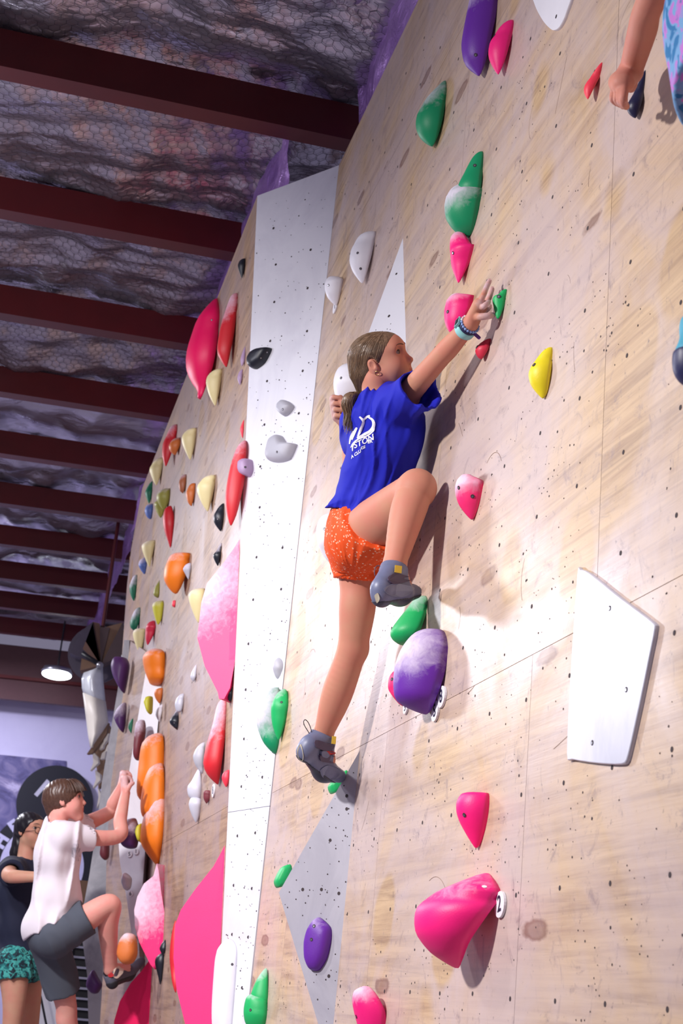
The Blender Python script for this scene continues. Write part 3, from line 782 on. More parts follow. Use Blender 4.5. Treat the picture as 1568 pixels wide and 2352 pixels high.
for lab, pl, Y in (('small green foothold under the lower climbing shoe', [(797,1768),(775,1785),(760,1803),(766,1820),(780,1815),(800,1790)], 4.68),
                   ('small green hold peeking from behind the left corner of the grey pyramid', [(668,1985),(650,1992),(635,2022),(641,2038),(660,2030),(672,2005)], 4.84)):
    pts = smooth_poly(pl, 36); c = np.mean([at(x, y, Y) for x, y in pts], 0); W = np.array([at(x, y, Y) for x, y in pts]); dd = np.array([.02, 1, 0.])
    V = []; n = len(W)
    for sc, off in ((.02, -.012), (.6, -.011), (.9, -.006), (1, .006), (1, .05), (.7, .07)): V += list(c + (W - c) * sc + dd * off)
    F = [(i * n + j, i * n + (j + 1) % n, (i + 1) * n + (j + 1) % n, (i + 1) * n + j) for i in range(5) for j in range(n)] + [tuple(range(n)), tuple(range(5 * n, 6 * n))]
    o = fix_normals(mesh('climbing_hold', V, F, M['h_greenl'], None, True)); set_chalk(o, 0); tag(o, lab, 'climbing hold', GN)

# ---------------- white corner strip
H('f', [(624,800),(600,803),(585,812),(575,830),(578,845),(590,848),(608,835),(620,815)], PSt(624,800), 'black', 'black teardrop hold on the white strip', 0, [(599,822),(613,809)], group=GS, h=.05)
H('f', [(655,920),(644,930),(643,945),(655,957),(668,950),(677,935),(668,925)], PSt(655,920), 'grey', 'small grey knob hold on the white strip', 0, [(649,940)], group=GS, h=.04)
H('f', [(640,1000),(625,1012),(617,1045),(622,1060),(645,1063),(670,1055),(684,1025),(680,1020),(660,1018),(650,1003)], PSt(640,1000), 'grey', 'grey winged hold on the white strip', 0, [(636,1038)], group=GS, h=.05)
H('f', [(570,1055),(560,1062),(558,1080),(562,1093),(575,1095),(582,1080),(580,1058)], PSt(570,1055), 'lilac', 'lilac stub hold on the left edge of the white strip', 0, [(563,1073)], group=GS, h=.05)
H('f', [(528,2157),(515,2172),(509,2230),(503,2330),(505,2400),(528,2400),(538,2300),(545,2195),(540,2166)], PSt(528,2157), 'white', 'long white hold at the foot of the white strip', 0, [(533,2215)], group=GS, h=.05)

# ---------------- far wall
F_ = [
 ([(503,672),(480,690),(450,725),(432,775),(428,815),(440,850),(455,875),(455,893),(465,896),(473,880),(490,840),(500,770),(505,710)], 'magenta', 'large magenta shell volume highest on the far wall', 0, [(486,735)], dict(k=1.3, name='wall_volume')),
 ([(546,677),(530,682),(510,730),(500,780),(500,805),(515,832),(523,834),(535,780),(543,720)], 'red', 'long dark red hold right of the magenta shell', .35, [], {}),
 ([(510,845),(490,848),(476,856),(474,870),(480,895),(495,923),(503,900),(508,870)], 'cream', 'cream tooth hold under the magenta shell', .12, [], {}),
 ([(563,594),(550,597),(546,608),(552,628),(556,636),(562,615)], 'black', 'tiny black hold near the top of the far wall', 0, [], {}),
 ([(563,795),(556,810),(552,825),(555,840),(562,830)], 'lilac', 'thin lilac hold right of the long red hold', 0, [], {}),
 ([(557,848),(548,855),(545,868),(551,883),(556,870)], 'lilac', 'tiny lilac hold below the thin lilac one', 0, [], {}),
 ([(560,966),(554,975),(551,988),(557,1006)], 'coral', 'small coral sliver at the edge of the white strip', 0, [], {}),
 ([(565,1010),(545,1022),(530,1060),(520,1110),(517,1150),(525,1190),(532,1201),(545,1175),(560,1110),(564,1060)], 'red', 'long bright red hold against the white strip', .2, [], {}),
 ([(408,975),(392,980),(375,1010),(373,1040),(381,1065),(392,1045),(402,1015)], 'red', 'red curved hold at the upper edge of the far wall', .3, [], {}),
 ([(412,1004),(398,1007),(388,1020),(390,1032),(403,1043),(413,1025)], 'rust', 'small orange knob over the red curved hold', .3, [], {}),
 ([(450,982),(430,985),(418,995),(420,1015),(437,1050),(445,1030),(449,1005)], 'cream', 'cream tooth hold right of the small orange knob', .15, [], {}),
 ([(374,1055),(355,1060),(343,1075),(350,1098),(359,1113),(368,1095)], 'cream', 'cream tooth hold at the left edge above the green sliver', .2, [], {}),
 ([(494,1090),(470,1093),(455,1105),(453,1120),(462,1145),(477,1168),(485,1150),(492,1120)], 'cream', 'cream tooth hold left of the long bright red hold', .15, [], {}),
 ([(427,1089),(415,1093),(410,1110),(413,1125),(421,1131),(426,1115)], 'brown', 'small brown hold left of an orange one', .3, [], {}),
 ([(448,1110),(435,1113),(427,1130),(431,1150),(440,1160),(446,1140)], 'rust', 'small orange hold between the brown hold and a cream tooth', 0, [], {}),
 ([(350,1105),(340,1115),(333,1130),(337,1145),(343,1156),(348,1135)], 'dgreen', 'green sliver at the left edge above a blue hold', .2, [], {}),
 ([(350,1156),(336,1160),(332,1172),(337,1185),(346,1191),(350,1175)], 'blue', 'small blue hold under the green sliver', .3, [], {}),
 ([(389,1122),(370,1124),(361,1130),(360,1145),(375,1168),(387,1155)], 'olive', 'olive hold, upper one of the olive pair', .3, [], {}),
 ([(366,1146),(354,1153),(358,1170),(368,1187),(375,1180),(379,1160)], 'olive', 'olive hold, lower one of the olive pair', .15, [], {}),
 ([(392,1160),(378,1168),(374,1190),(377,1215),(385,1240),(391,1257),(395,1240),(399,1200),(397,1180)], 'red', 'red chilli-shaped hold with a dark top', 0, [], {}),
 ([(514,1155),(500,1165),(491,1180),(491,1195),(500,1210),(508,1217),(513,1190)], 'black', 'black drop hold left of the long bright red hold', 0, [(500,1192)], {}),
 ([(509,1248),(497,1263),(489,1275),(500,1298),(506,1280)], 'black', 'small black wedge above the chalky pink volume', .4, [], {}),
 ([(355,1247),(335,1248),(325,1253),(328,1270),(342,1303),(348,1285)], 'cream', 'cream tooth hold above a blue hold near the left edge', .2, [], {}),
 ([(333,1283),(320,1290),(318,1303),(331,1321),(336,1305)], 'blue', 'small blue hold beside a cream tooth', .5, [], {}),
 ([(434,1272),(405,1267),(388,1275),(378,1300),(377,1325),(388,1345),(402,1358),(415,1350),(428,1320),(434,1295)], 'orange', 'orange barrel hold with a small white ring hold beside it', .2, [], {}),
 ([(438,1292),(426,1296),(420,1305),(426,1318),(433,1329),(438,1310)], 'silver', 'small white ring-like hold on the orange barrel', .5, [], {}),
 ([(315,1320),(305,1325),(297,1345),(300,1365),(308,1379),(313,1350)], 'dgreen', 'dusty green hold on the left edge, upper of two', .5, [], {}),
 ([(322,1395),(308,1403),(299,1425),(300,1440),(312,1447),(320,1425)], 'dgreen', 'dusty green hold on the left edge, lower of two', .55, [], {}),
 ([(366,1333),(355,1350),(352,1366),(364,1372)], 'olive', 'small olive wedge above a lime hold', .3, [], {}),
 ([(373,1378),(352,1383),(350,1395),(355,1415),(362,1433),(370,1425),(375,1395)], 'lime', 'lime hold above a red drop', .25, [], {}),
 ([(403,1380),(396,1381),(395,1391),(401,1395)], 'coral', 'tiny pink chip on the far wall', 0, [], {}),
 ([(332,1445),(312,1443),(305,1452),(310,1475),(322,1501),(330,1470)], 'cream', 'cream tooth hold left of a red drop', .15, [], {}),
 ([(354,1425),(340,1430),(334,1445),(334,1465),(339,1481),(350,1465),(357,1445)], 'rose', 'red drop hold above an orange block', 0, [], {}),
 ([(377,1502),(358,1483),(340,1487),(328,1500),(332,1530),(345,1563),(365,1568),(376,1560)], 'orange', 'orange block hold with a dark crease', .2, [], dict(k=1.3)),
 ([(373,1580),(357,1583),(354,1593),(358,1605),(367,1615),(372,1600)], 'rust', 'small orange hold under the orange block', 0, [], {}),
 ([(470,1351),(445,1350),(433,1360),(437,1385),(455,1426),(468,1400)], 'cream', 'cream tooth hold tucked behind the chalky pink volume', .15, [], {}),
 ([(552,1238),(515,1290),(475,1340),(462,1385),(453,1465),(470,1530),(500,1590),(503,1606),(514,1606),(528,1580),(543,1500),(548,1400)], 'hotpink', 'tall pink volume with a chalk-white middle against the white strip', .55, [], dict(k=1.4, name='wall_volume', facet=4)),
 ([(534,1578),(522,1585),(520,1595),(527,1611),(533,1600)], 'black', 'small shiny black hold at the foot of the chalky pink volume', 0, [], {}),
 ([(451,1526),(441,1540),(437,1555),(444,1565),(450,1555)], 'silver', 'tiny white and red hold left of the chalky pink volume', .4, [], {}),
 ([(422,1594),(406,1602),(401,1618),(406,1634),(418,1632)], 'silver', 'small see-through grey hold above a black wedge', .2, [], {}),
 ([(409,1628),(399,1640),(389,1655),(393,1665),(408,1675)], 'black', 'black wedge hold with a white edge', .35, [(400,1660)], {}),
 ([(519,1603),(500,1613),(488,1660),(473,1710),(466,1750),(475,1775),(497,1798),(503,1793),(512,1730),(518,1670)], 'red', 'big red hold with a white-dusted top under the pink volume', .48, [], dict(k=1.1)),
 ([(470,1705),(452,1715),(443,1735),(448,1755),(465,1776),(468,1740)], 'grey', 'grey and black hold behind the big red one', .2, [], {}),
 ([(526,1768),(512,1775),(509,1787),(515,1802),(520,1807),(525,1795)], 'coral', 'small bright red drop by the white strip', 0, [], {}),
 ([(457,1762),(440,1790),(430,1805),(432,1825),(445,1840),(460,1838),(463,1800)], 'silver', 'dusty silver hold, upper of the silver pair', .3, [], {}),
 ([(461,1836),(440,1830),(433,1845),(438,1865),(450,1888),(459,1870)], 'silver', 'shiny silver hold, lower of the silver pair', 0, [], {}),
 ([(482,1816),(468,1816),(467,1833),(474,1845),(481,1835)], 'wine', 'small square dark red hold by the white tag', 0, [], dict(smooth=False)),
 ([(374,1690),(345,1685),(325,1705),(318,1750),(313,1810),(318,1830),(340,1845),(372,1820)], 'orange', 'tall orange hold, topmost of the orange stack at the boy’s hands', .15, [], {}),
 ([(374,1757),(345,1760),(330,1790),(322,1840),(325,1870),(345,1888),(374,1880)], 'orange', 'orange hold in the middle of the orange stack', .2, [], dict(k=1.1)),
 ([(376,1820),(350,1825),(337,1845),(325,1890),(322,1930),(335,1955),(360,1985),(368,1965),(375,1900)], 'orange', 'orange hold with a white-dusted top, lowest of the orange stack', .42, [], dict(k=1.2)),
 ([(373,1618),(360,1628),(357,1642),(366,1657),(371,1640)], 'white', 'small pale pink hold right of a lime hold', .5, [], {}),
 ([(517,1941),(490,1990),(450,2040),(415,2090),(402,2125),(398,2200),(405,2270),(425,2352),(440,2410),(493,2410),(500,2300),(507,2150),(515,2000)], 'hotpink', 'huge hot pink volume low on the far wall by the white strip', 0, [], dict(k=1.2, name='wall_volume', facet=4)),
 ([(404,2118),(393,2150),(389,2200),(395,2255),(406,2275)], 'red', 'orange-red hold behind the huge hot pink volume', 0, [], {}),
 ([(360,1983),(352,2012),(330,2030),(315,2060),(308,2090),(310,2130),(320,2165),(345,2215),(355,2227),(370,2195),(382,2150),(380,2110),(370,2050),(364,2000)], 'hotpink', 'pink lantern-shaped volume dusted lilac above its lower third', .72, [], dict(k=1.2, name='wall_volume', facet=4)),
 ([(350,2195),(325,2230),(300,2258),(275,2300),(262,2345),(258,2410),(340,2410),(346,2280)], 'magenta', "magenta volume under the boy's raised foot", 0, [], dict(k=1.2, name='wall_volume', facet=4)),
 ([(380,2158),(370,2168),(366,2180),(374,2194),(380,2180)], 'black', 'small shiny black hold, upper of the black pair', 0, [], {}),
 ([(376,2188),(360,2196),(355,2210),(362,2240),(368,2262),(375,2225)], 'black', 'shiny black drop hold, lower of the black pair', 0, [], {}),
]
for poly, col, lab, ch, bo, kw in F_:
    cat = 'wall volume' if kw.get('name') == 'wall_volume' else 'climbing hold'
    H('s', poly, 'F', col, lab.replace('’', "'"), ch, bo, GF, cat, ns=20, na=12, **kw)
number_tag(492, 1816, '8', PF, 'narrow white tag under the big red hold', 5, 14)

# ---------------- end bay
def E(poly, Y, col, lab, ch=0, d=.06):
    """holds beyond the far wall, seen nearly face on"""
    o = hold_front(poly, (at(*np.mean(poly, 0), Y), unit((-.5, -.86, 0))), col, d, ch); tag(o, lab, 'climbing hold', GE); return o
E([(290,1512),(268,1510),(260,1530),(266,1560),(285,1593),(292,1570),(298,1530)], 10.6, 'plum', 'purple drop hold on the end edge, upper of two', .0, .09)
E([(290,1615),(275,1625),(265,1645),(270,1665),(283,1683),(289,1660)], 10.5, 'plum', 'purple drop hold on the end edge, lower of two', .5)
E([(313,1650),(303,1658),(299,1675),(308,1692),(312,1680)], 10.3, 'dgreen', 'small green hold beside a dusty red tube hold')
E([(332,1655),(318,1657),(313,1690),(310,1740),(318,1747),(326,1735),(335,1680)], 9.1, 'wine', 'dusty red tube hold above the orange stack', .4)
E([(351,1602),(340,1602),(335,1615),(343,1640),(350,1636)], 9.0, 'lime', 'dull yellow hold on the white wedge board')
E([(312,1880),(290,1885),(277,1905),(275,1925),(285,1945),(300,1950),(315,1945),(320,1910)], 8.95, 'plum', "dusty purple hold beside the boy's forearm", .6, .07)
E([(330,1893),(320,1897),(316,1915),(322,1935),(330,1930)], 8.9, 'lime', 'small yellow hold between the purple and orange holds')
E([(250,1912),(238,1915),(236,1950),(234,1968),(242,1976),(251,1965)], 10.4, 'wine', 'red tube hold on the grey board')
E([(215,2228),(204,2250),(202,2268),(213,2282),(226,2280),(235,2262),(226,2245)], 10.35, 'plum', 'purple drop hold low on the grey board')
E([(312,2150),(292,2143),(278,2160),(272,2195),(285,2215),(305,2212),(316,2190)], 8.15, 'rust', "brown and orange hold behind the boy's shin", .3)
E([(297,2010),(288,2005),(283,2025),(290,2045),(300,2040),(303,2020)], 9.0, 'silver', 'clear bubble-like hold on the white wedge board', .4)
pw = (q2[0] - unit(np.array([.45, .9, 0])) * .004, q2[1])
for px, py, tx, lab in ((298, 1962, 'S', 'tag lettered S at the top of the white wedge board'), (313, 1956, '1', 'tag numbered 1 at the top of the white wedge board'), (300, 2053, '6', 'tag numbered 6 on the white wedge board')):
    number_tag(px, py, tx, pw, lab, 6, 7)

# ================================================================== PEOPLE: signed-distance bodies
class Field:
    def __init__(s, lo, hi, h):
        s.h = h; s.lo = np.asarray(lo, float); s.n = np.ceil((np.asarray(hi) - s.lo) / h).astype(int) + 1
        s.f = np.full(tuple(s.n), 0.06, np.float32)
    def block(s, lo, hi):
        a = np.maximum(np.floor((np.asarray(lo) - s.lo) / s.h).astype(int), 0)
        b = np.minimum(np.ceil((np.asarray(hi) - s.lo) / s.h).astype(int) + 1, s.n)
        if np.any(b <= a): return None, None
        sl = tuple(slice(i, j) for i, j in zip(a, b))
        g = [(s.lo[k] + s.h * np.arange(a[k], b[k])).astype(np.float32) for k in range(3)]
        return sl, (g[0][:, None, None], g[1][None, :, None], g[2][None, None, :])
    def add(s, prim, k=0.015, op='u', cut=None):
        fn, lo, hi = prim
        m = 0.03 + k
        sl, P = s.block(np.asarray(lo) - m, np.asarray(hi) + m)
        if sl is None: return s
        d = fn(P)
        if cut:
            for c, n in cut:
                n = unit(n); d = np.maximum(d, (P[0] - c[0]) * n[0] + (P[1] - c[1]) * n[1] + (P[2] - c[2]) * n[2])
        a = s.f[sl]
        if op == 'u':
            h = np.clip(.5 + .5 * (a - d) / k, 0, 1); s.f[sl] = a * (1 - h) + d * h - k * h * (1 - h)
        elif op == 's':
            d = -d; h = np.clip(.5 + .5 * (d - a) / k, 0, 1); s.f[sl] = a * (1 - h) + d * h + k * h * (1 - h)
        elif op == 'i':
            s.f[sl] = np.maximum(a, d)
        return s
    def cut(s, c, n):
        n = unit(n); sl, P = s.block(s.lo, s.lo + s.h * s.n)
        s.f = np.maximum(s.f, ((P[0] - c[0]) * n[0] + (P[1] - c[1]) * n[1] + (P[2] - c[2]) * n[2]).astype(np.float32)); return s
    def perturb(s, fn, band=.02):
        idx = np.nonzero(np.abs(s.f) < band)
        P = np.stack(idx, 1) * s.h + s.lo
        s.f[idx] += fn(P).astype(np.float32); return s
    def verts(s):
        f = s.f; sg = f < 0; nx, ny, nz = f.shape
        c = np.zeros((nx - 1, ny - 1, nz - 1), np.int8)
        for dx in (0, 1):
            for dy in (0, 1):
                for dz in (0, 1): c += sg[dx:nx - 1 + dx, dy:ny - 1 + dy, dz:nz - 1 + dz]
        act = (c > 0) & (c < 8); idx = np.stack(np.nonzero(act), 1); n = len(idx)
        vid = np.full(act.shape, -1, np.int32); vid[act] = np.arange(n)
        acc = np.zeros((n, 3)); cnt = np.zeros(n)
        cor = np.array([(x, y, z) for x in (0, 1) for y in (0, 1) for z in (0, 1)])
        val = np.stack([f[idx[:, 0] + o[0], idx[:, 1] + o[1], idx[:, 2] + o[2]] for o in cor], 1)
        for a in range(8):
            for b in range(a + 1, 8):
                if np.abs(cor[a] - cor[b]).sum() != 1: continue
                va, vb = val[:, a], val[:, b]; m = (va < 0) != (vb < 0)
                t = va[m] / (va[m] - vb[m])
                acc[m] += cor[a] + t[:, None] * (cor[b] - cor[a]); cnt[m] += 1
        V = (idx + acc / cnt[:, None]) * s.h + s.lo
        Q = []
        for ax in range(3):
            o1, o2 = [(1, 2), (2, 0), (0, 1)][ax]
            A = sg[tuple(slice(0, -1) if k == ax else slice(None) for k in range(3))]
            B = sg[tuple(slice(1, None) if k == ax else slice(None) for k in range(3))]
            e = np.stack(np.nonzero(A != B), 1)
            ok = (e[:, o1] > 0) & (e[:, o2] > 0) & (e[:, o1] < f.shape[o1] - 1) & (e[:, o2] < f.shape[o2] - 1); e = e[ok]
            inside = A[e[:, 0], e[:, 1], e[:, 2]]
            def g(d1, d2):
                q = e.copy(); q[:, o1] -= d1; q[:, o2] -= d2; return vid[q[:, 0], q[:, 1], q[:, 2]]
            quad = np.stack([g(1, 1), g(0, 1), g(0, 0), g(1, 0)], 1)
            quad[~inside] = quad[~inside][:, ::-1]
            Q.append(quad)
        Q = np.concatenate(Q); Q = Q[(Q >= 0).all(1)]
        return V, Q
    def surf(s, relax=1):
        V, Q = s.verts()
        for _ in range(relax):                      # light smoothing
            acc = np.zeros_like(V); cnt = np.zeros(len(V))
            for a, b in ((0, 1), (1, 2), (2, 3), (3, 0)):
                for i, j in ((a, b), (b, a)):
                    for c in range(3): acc[:, c] += np.bincount(Q[:, i], V[Q[:, j], c], len(V))
                    cnt += np.bincount(Q[:, i], None, len(V))
            V = V * .5 + .5 * acc / np.maximum(cnt, 1)[:, None]
        return V, Q
    def build(s, name, mat, parent=None, relax=1):
        V, Q = s.surf(relax); return mesh_np(name, V, Q, mat, parent, True)

def build_joined(name, fields, mat, parent, relax=1):
    """one body from a coarse field and finer ones for head and hand, welded into a single mesh"""
    Vs, Qs, n = [], [], 0
    for f in fields:
        V, Q = f.surf(relax); Vs.append(V); Qs.append(Q + n); n += len(V)
    return mesh_np(name, np.concatenate(Vs), np.concatenate(Qs), mat, parent, True)

def smooth_open(pts, per=6):
    P = np.asarray(pts, float); P = np.vstack([2 * P[0] - P[1], P, 2 * P[-1] - P[-2]]); out = []
    for i in range(1, len(P) - 2):
        for t in np.linspace(0, 1, per, endpoint=False):
            p0, p1, p2, p3 = P[i - 1:i + 3]
            out.append(.5 * (2 * p1 + (p2 - p0) * t + (2 * p0 - 5 * p1 + 4 * p2 - p3) * t * t + (3 * p1 - p0 - 3 * p2 + p3) * t ** 3))
    out.append(P[-2]); return np.array(out)

def cone(a, b, r1, r2):
    a = np.asarray(a, float); b = np.asarray(b, float); ab = b - a; L2 = float(ab.dot(ab)) + 1e-12; r = max(r1, r2)
    def fn(P):
        x, y, z = P[0] - a[0], P[1] - a[1], P[2] - a[2]
        t = np.clip((x * ab[0] + y * ab[1] + z * ab[2]) / L2, 0, 1)
        return np.sqrt((x - t * ab[0]) ** 2 + (y - t * ab[1]) ** 2 + (z - t * ab[2]) ** 2) - (r1 + (r2 - r1) * t)
    return fn, np.minimum(a, b) - r, np.maximum(a, b) + r
def ball(c, r): return cone(c, np.asarray(c) + 1e-6, r, r)
def ell(c, A, r):
    """ellipsoid: centre, rows of A are its axes, radii"""
    c = np.asarray(c, float); A = np.asarray(A, float); r = np.asarray(r, float); R = r.max()
    def fn(P):
        x, y, z = P[0] - c[0], P[1] - c[1], P[2] - c[2]
        q = [(A[i][0] * x + A[i][1] * y + A[i][2] * z) / r[i] for i in range(3)]
        k0 = np.sqrt(q[0] ** 2 + q[1] ** 2 + q[2] ** 2); k1 = np.sqrt((q[0] / r[0]) ** 2 + (q[1] / r[1]) ** 2 + (q[2] / r[2]) ** 2) + 1e-9
        return k0 * (k0 - 1) / k1
    ext = np.sqrt(((A * r[:, None]) ** 2).sum(0))
    return fn, c - ext, c + ext
def chain(F, pts, radii, k, per=8):
    if len(pts) > 2:
        Q = smooth_open(np.column_stack([np.array(pts), radii]), per); pts, radii = Q[:, :3], Q[:, 3]
    for i in range(len(pts) - 1): F.add(cone(pts[i], pts[i + 1], radii[i], radii[i + 1]), k if i == 0 else .0015)

def frame(px, py, pitch, yaw):
    """head axes: F face direction, U crown, S towards the camera"""
    r = unit(R_CW[:, 0] if False else R_CW @ np.array([1, 0, 0.])); u = unit(R_CW @ np.array([0, -1., 0])); v = unit(ray(px, py))
    r = unit(r - v * r.dot(v)); u = unit(np.cross(r, v)) ; u = u if u.dot(R_CW @ np.array([0, -1., 0])) > 0 else -u
    t = -v
    f0 = math.cos(pitch) * r + math.sin(pitch) * u; U = -math.sin(pitch) * r + math.cos(pitch) * u
    Fv = math.cos(yaw) * f0 + math.sin(yaw) * t; S = math.cos(yaw) * t - math.sin(yaw) * f0
    return unit(Fv), unit(U), unit(S)

def head_sdf(F, C, ax, s, mouth_open=0.0, ears=(1, -1)):
    Fv, U, S = ax; A = np.array([Fv, U, S])
    L = lambda f, u, d: C + s * (f * Fv + u * U + d * S)
    F.add(ell(L(-.014, .046, 0), A, s * np.array([.096, .077, .072])), .02)
    F.add(ell(L(.040, .000, 0), A, s * np.array([.052, .078, .058])), .03)
    F.add(ell(L(.050, .055, 0), A, s * np.array([.046, .045, .055])), .025)
    for d in (1, -1):
        F.add(cone(L(.000, -.035, d * .046), L(.066, -.083, d * .012), s * .022, s * .018), .025)
        F.add(ball(L(.054, -.020, d * .032), s * .029), .035)                                          # cheek
        F.add(cone(L(.083, .048, d * .012), L(.072, .048, d * .042), s * .008, s * .007), .02)          # brow
    F.add(ball(L(.077, -.082, 0), s * .016), .02)                          # chin
    F.add(ell(L(.076, -.045, 0), A, s * np.array([.018, .030, .029])), .026)        # muzzle
    for d in (1, -1):
        F.add(ball(L(.092, .032, d * .034), s * .0135), .012, 's')         # sockets
    for d in (1, -1):                                                     # eyelids with an almond opening
        F.add(ball(L(.0725, .031, d * .0325), s * .0152), .005)
        F.add(ell(L(.0880, .0305, d * .0360), np.array([unit(Fv + .30 * d * S), U, unit(S - .30 * d * Fv)]), s * np.array([.0130, .0082, .0160])), .0015, 's')
    F.add(cone(L(.083, .034, 0), L(.1085, -.006, 0), s * .0065, s * .0080), .012)   # nose
    F.add(ball(L(.1075, -.009, 0), s * .0088), .006)
    F.add(cone(L(.094, -.014, 0), L(.090, -.038, 0), s * .0095, s * .0080), .010)   # philtrum
    for d in (1, -1):
        F.add(ball(L(.0975, -.015, d * .0090), s * .0068), .007)
    F.add(cone(L(.0925, -.0400, -.012), L(.0925, -.0400, .012), s * .0056, s * .0056), .006)
    F.add(cone(L(.0905, -.0520, -.010), L(.0905, -.0520, .010), s * .0062, s * .0062), .006)
    for d in (1, -1):
        F.add(cone(L(.0920, -.041, d * .011), L(.080, -.0445, d * .026), s * .0052, s * .004), .008)
        F.add(cone(L(.1005, -.0462, 0), L(.0875, -.0452, d * .027), s * .0017, s * .0016), .0012, 's')   # mouth slit
        F.add(ball(L(.1000, -.0215, d * .0085), s * .0030), .0015, 's')     # nostril
    for d in ears:
        a = math.radians(14)
        E1 = math.cos(a) * U - math.sin(a) * Fv; E2 = math.cos(a) * Fv + math.sin(a) * U
        EA = np.array([E2, E1, S])
        F.add(ell(L(-.010, .010, d * .075), EA, s * np.array([.016, .0245, .0085])), .005)
        F.add(ell(L(-.007, .013, d * .084), EA, s * np.array([.0098, .0150, .0075])), .002, 's')
        F.add(cone(L(-.009, .004, d * .076), L(-.013, .018, d * .077), s * .0026, s * .0020), .002)
        F.add(cone(L(.004, -.004, d * .074), L(.004, .004, d * .074), s * .004, s * .004), .003)
    return L

def eyes(L, s, ax, parent, iris, skin, look=(0, 0), both=True):
    Fv, U, S = ax
    wm = plain('eye_white', lin(170, 150, 146), .25, 0, .02); im = plain('iris', lin(*iris), .4, 0, .05); pm = plain('pupil', lin(8, 6, 8), .25)
    lidm = plain('lash', lin(48, 30, 28), .6)
    for d in ((1, -1) if both else (1,)):
        c = L(.0725, .031, d * .0325); r = s * .0140
        e = MB().ball(c, r, 16, 12).build('eyeball', wm, parent, True)
        g = unit(Fv + look[0] * S * 1.0 + look[1] * U + d * .10 * S)
        MB().ball(c + g * r * .36, r * .72, 12, 8).build('iris', im, e, True)
        MB().ball(c + g * r * .66, r * .44, 10, 8).build('pupil', pm, e, True)
        MB().ball(L(.1010, -.0205, d * .0098), s * .0032, 8, 6).build('nostril', lidm, parent, True)
        up = []; lo = []
        for t in np.linspace(-1, 1, 9):
            up.append(c + r * 1.10 * unit(Fv * 1.0 + S * (t * .95 + d * .30) + U * (.50 - .46 * t * t)))
            lo.append(c + r * 1.09 * unit(Fv * 1.0 + S * (t * .95 + d * .30) + U * (-.50 + .44 * t * t)))
        MB().tube(up, [s * .0006, s * .001, s * .0014, s * .0016, s * .0016, s * .0016, s * .0014, s * .001, s * .0006], 6).build('eyelash', lidm, parent, True)
        MB().tube(lo, s * .0005, 5).build('lower_lash_line', lidm, parent, True)
def eyebrows(L, s, parent, mat, body):
    bv_ = BVHTree.FromPolygons([v.co.copy() for v in body.data.vertices], [tuple(p.vertices) for p in body.data.polygons])
    fv = unit(L(1, 0, 0) - L(0, 0, 0))
    for d in (1, -1):
        pts = []
        for t in np.linspace(0, 1, 9):
            q = L(.2, .0505 + .006 * math.sin(t * 2.5), d * (.012 + .036 * t)); h = bv_.ray_cast(Vector(q), Vector(-fv))
            if h[0] is not None: pts.append(np.array(h[0]))
        if len(pts) > 3: MB().tube(pts, [s * r_ for r_ in np.interp(np.linspace(0, 1, len(pts)), [0, .2, .6, 1], [.0016, .0024, .0022, .0008])], 6).build('eyebrow', mat, parent, True)

def skin_mat(name, col, blush, rough=.58):
    m, nt, b = new_mat(name)
    a = N(nt, 'ShaderNodeAttribute', attribute_name='lip'); c = N(nt, 'ShaderNodeAttribute', attribute_name='chalk')
    n1 = noise(nt, coords(nt), 14, 4); n2 = noise(nt, coords(nt), 70, 4, .7)
    base = mixc(nt, ramp(nt, n1, [(.35, 0.0), (.7, 1.0)]), col, blush)
    base = mixc(nt, a.outputs['Fac'], base, lin(170, 74, 76))
    ch = ramp(nt, math_n(nt, 'ADD', c.outputs['Fac'], math_n(nt, 'MULTIPLY', math_n(nt, 'SUBTRACT', n2, .5), .8)), [(.3, 0.0), (.9, .75)])
    base = mixc(nt, ch, base, lin(214, 196, 206))
    nt.links.new(base, b.inputs['Base Color']); b.inputs['Roughness'].default_value = rough
    b.inputs['Subsurface Weight'].default_value = .12; b.inputs['Subsurface Radius'].default_value = (.012, .004, .002)
    b.inputs['Specular IOR Level'].default_value = .28
    return m
def vattr(o, name, fn):
    me = o.data; n = len(me.vertices); co = np.zeros(n * 3); me.vertices.foreach_get('co', co); co = co.reshape(-1, 3)
    v = fn(co).astype(np.float32); a = me.attributes.new(name, 'FLOAT', 'POINT'); a.data.foreach_set('value', v)
def near(co, pts, r, soft):
    d = np.full(len(co), 9.0)
    for p in pts: d = np.minimum(d, np.linalg.norm(co - p, axis=1))
    return np.clip((r + soft - d) / soft, 0, 1)

def cloth_mat(name, col, rough=.8, fold=None, weave=900, sheen=.0):
    m, nt, b = new_mat(name)
    f = noise(nt, coords(nt), 6, 3)
    nt.links.new(mixc(nt, f, tuple(c * .86 for c in col[:3]) + (1,), col), b.inputs['Base Color'])
    b.inputs['Roughness'].default_value = rough; b.inputs['Sheen Weight'].default_value = sheen
    bump(nt, b, noise(nt, coords(nt), weave, 2), .15, .001)
    return m
def hair_mat(name, dark, light):
    m, nt, b = new_mat(name)
    nt.links.new(mixc(nt, noise(nt, coords(nt), 90, 3, .6), dark, light), b.inputs['Base Color'])
    b.inputs['Roughness'].default_value = .38; b.inputs['Specular IOR Level'].default_value = .5
    return m
def strands(name, paths, r, mat, parent):
    mb = MB()
    for p in paths:
        n = len(p); mb.tube(p, [r * (.5 + 1.0 * math.sin(math.pi * (.15 + .8 * i / (n - 1)))) for i in range(n)], 3, False)
    o = mb.build(name, mat, parent, True); o['kind'] = 'stuff'; return o

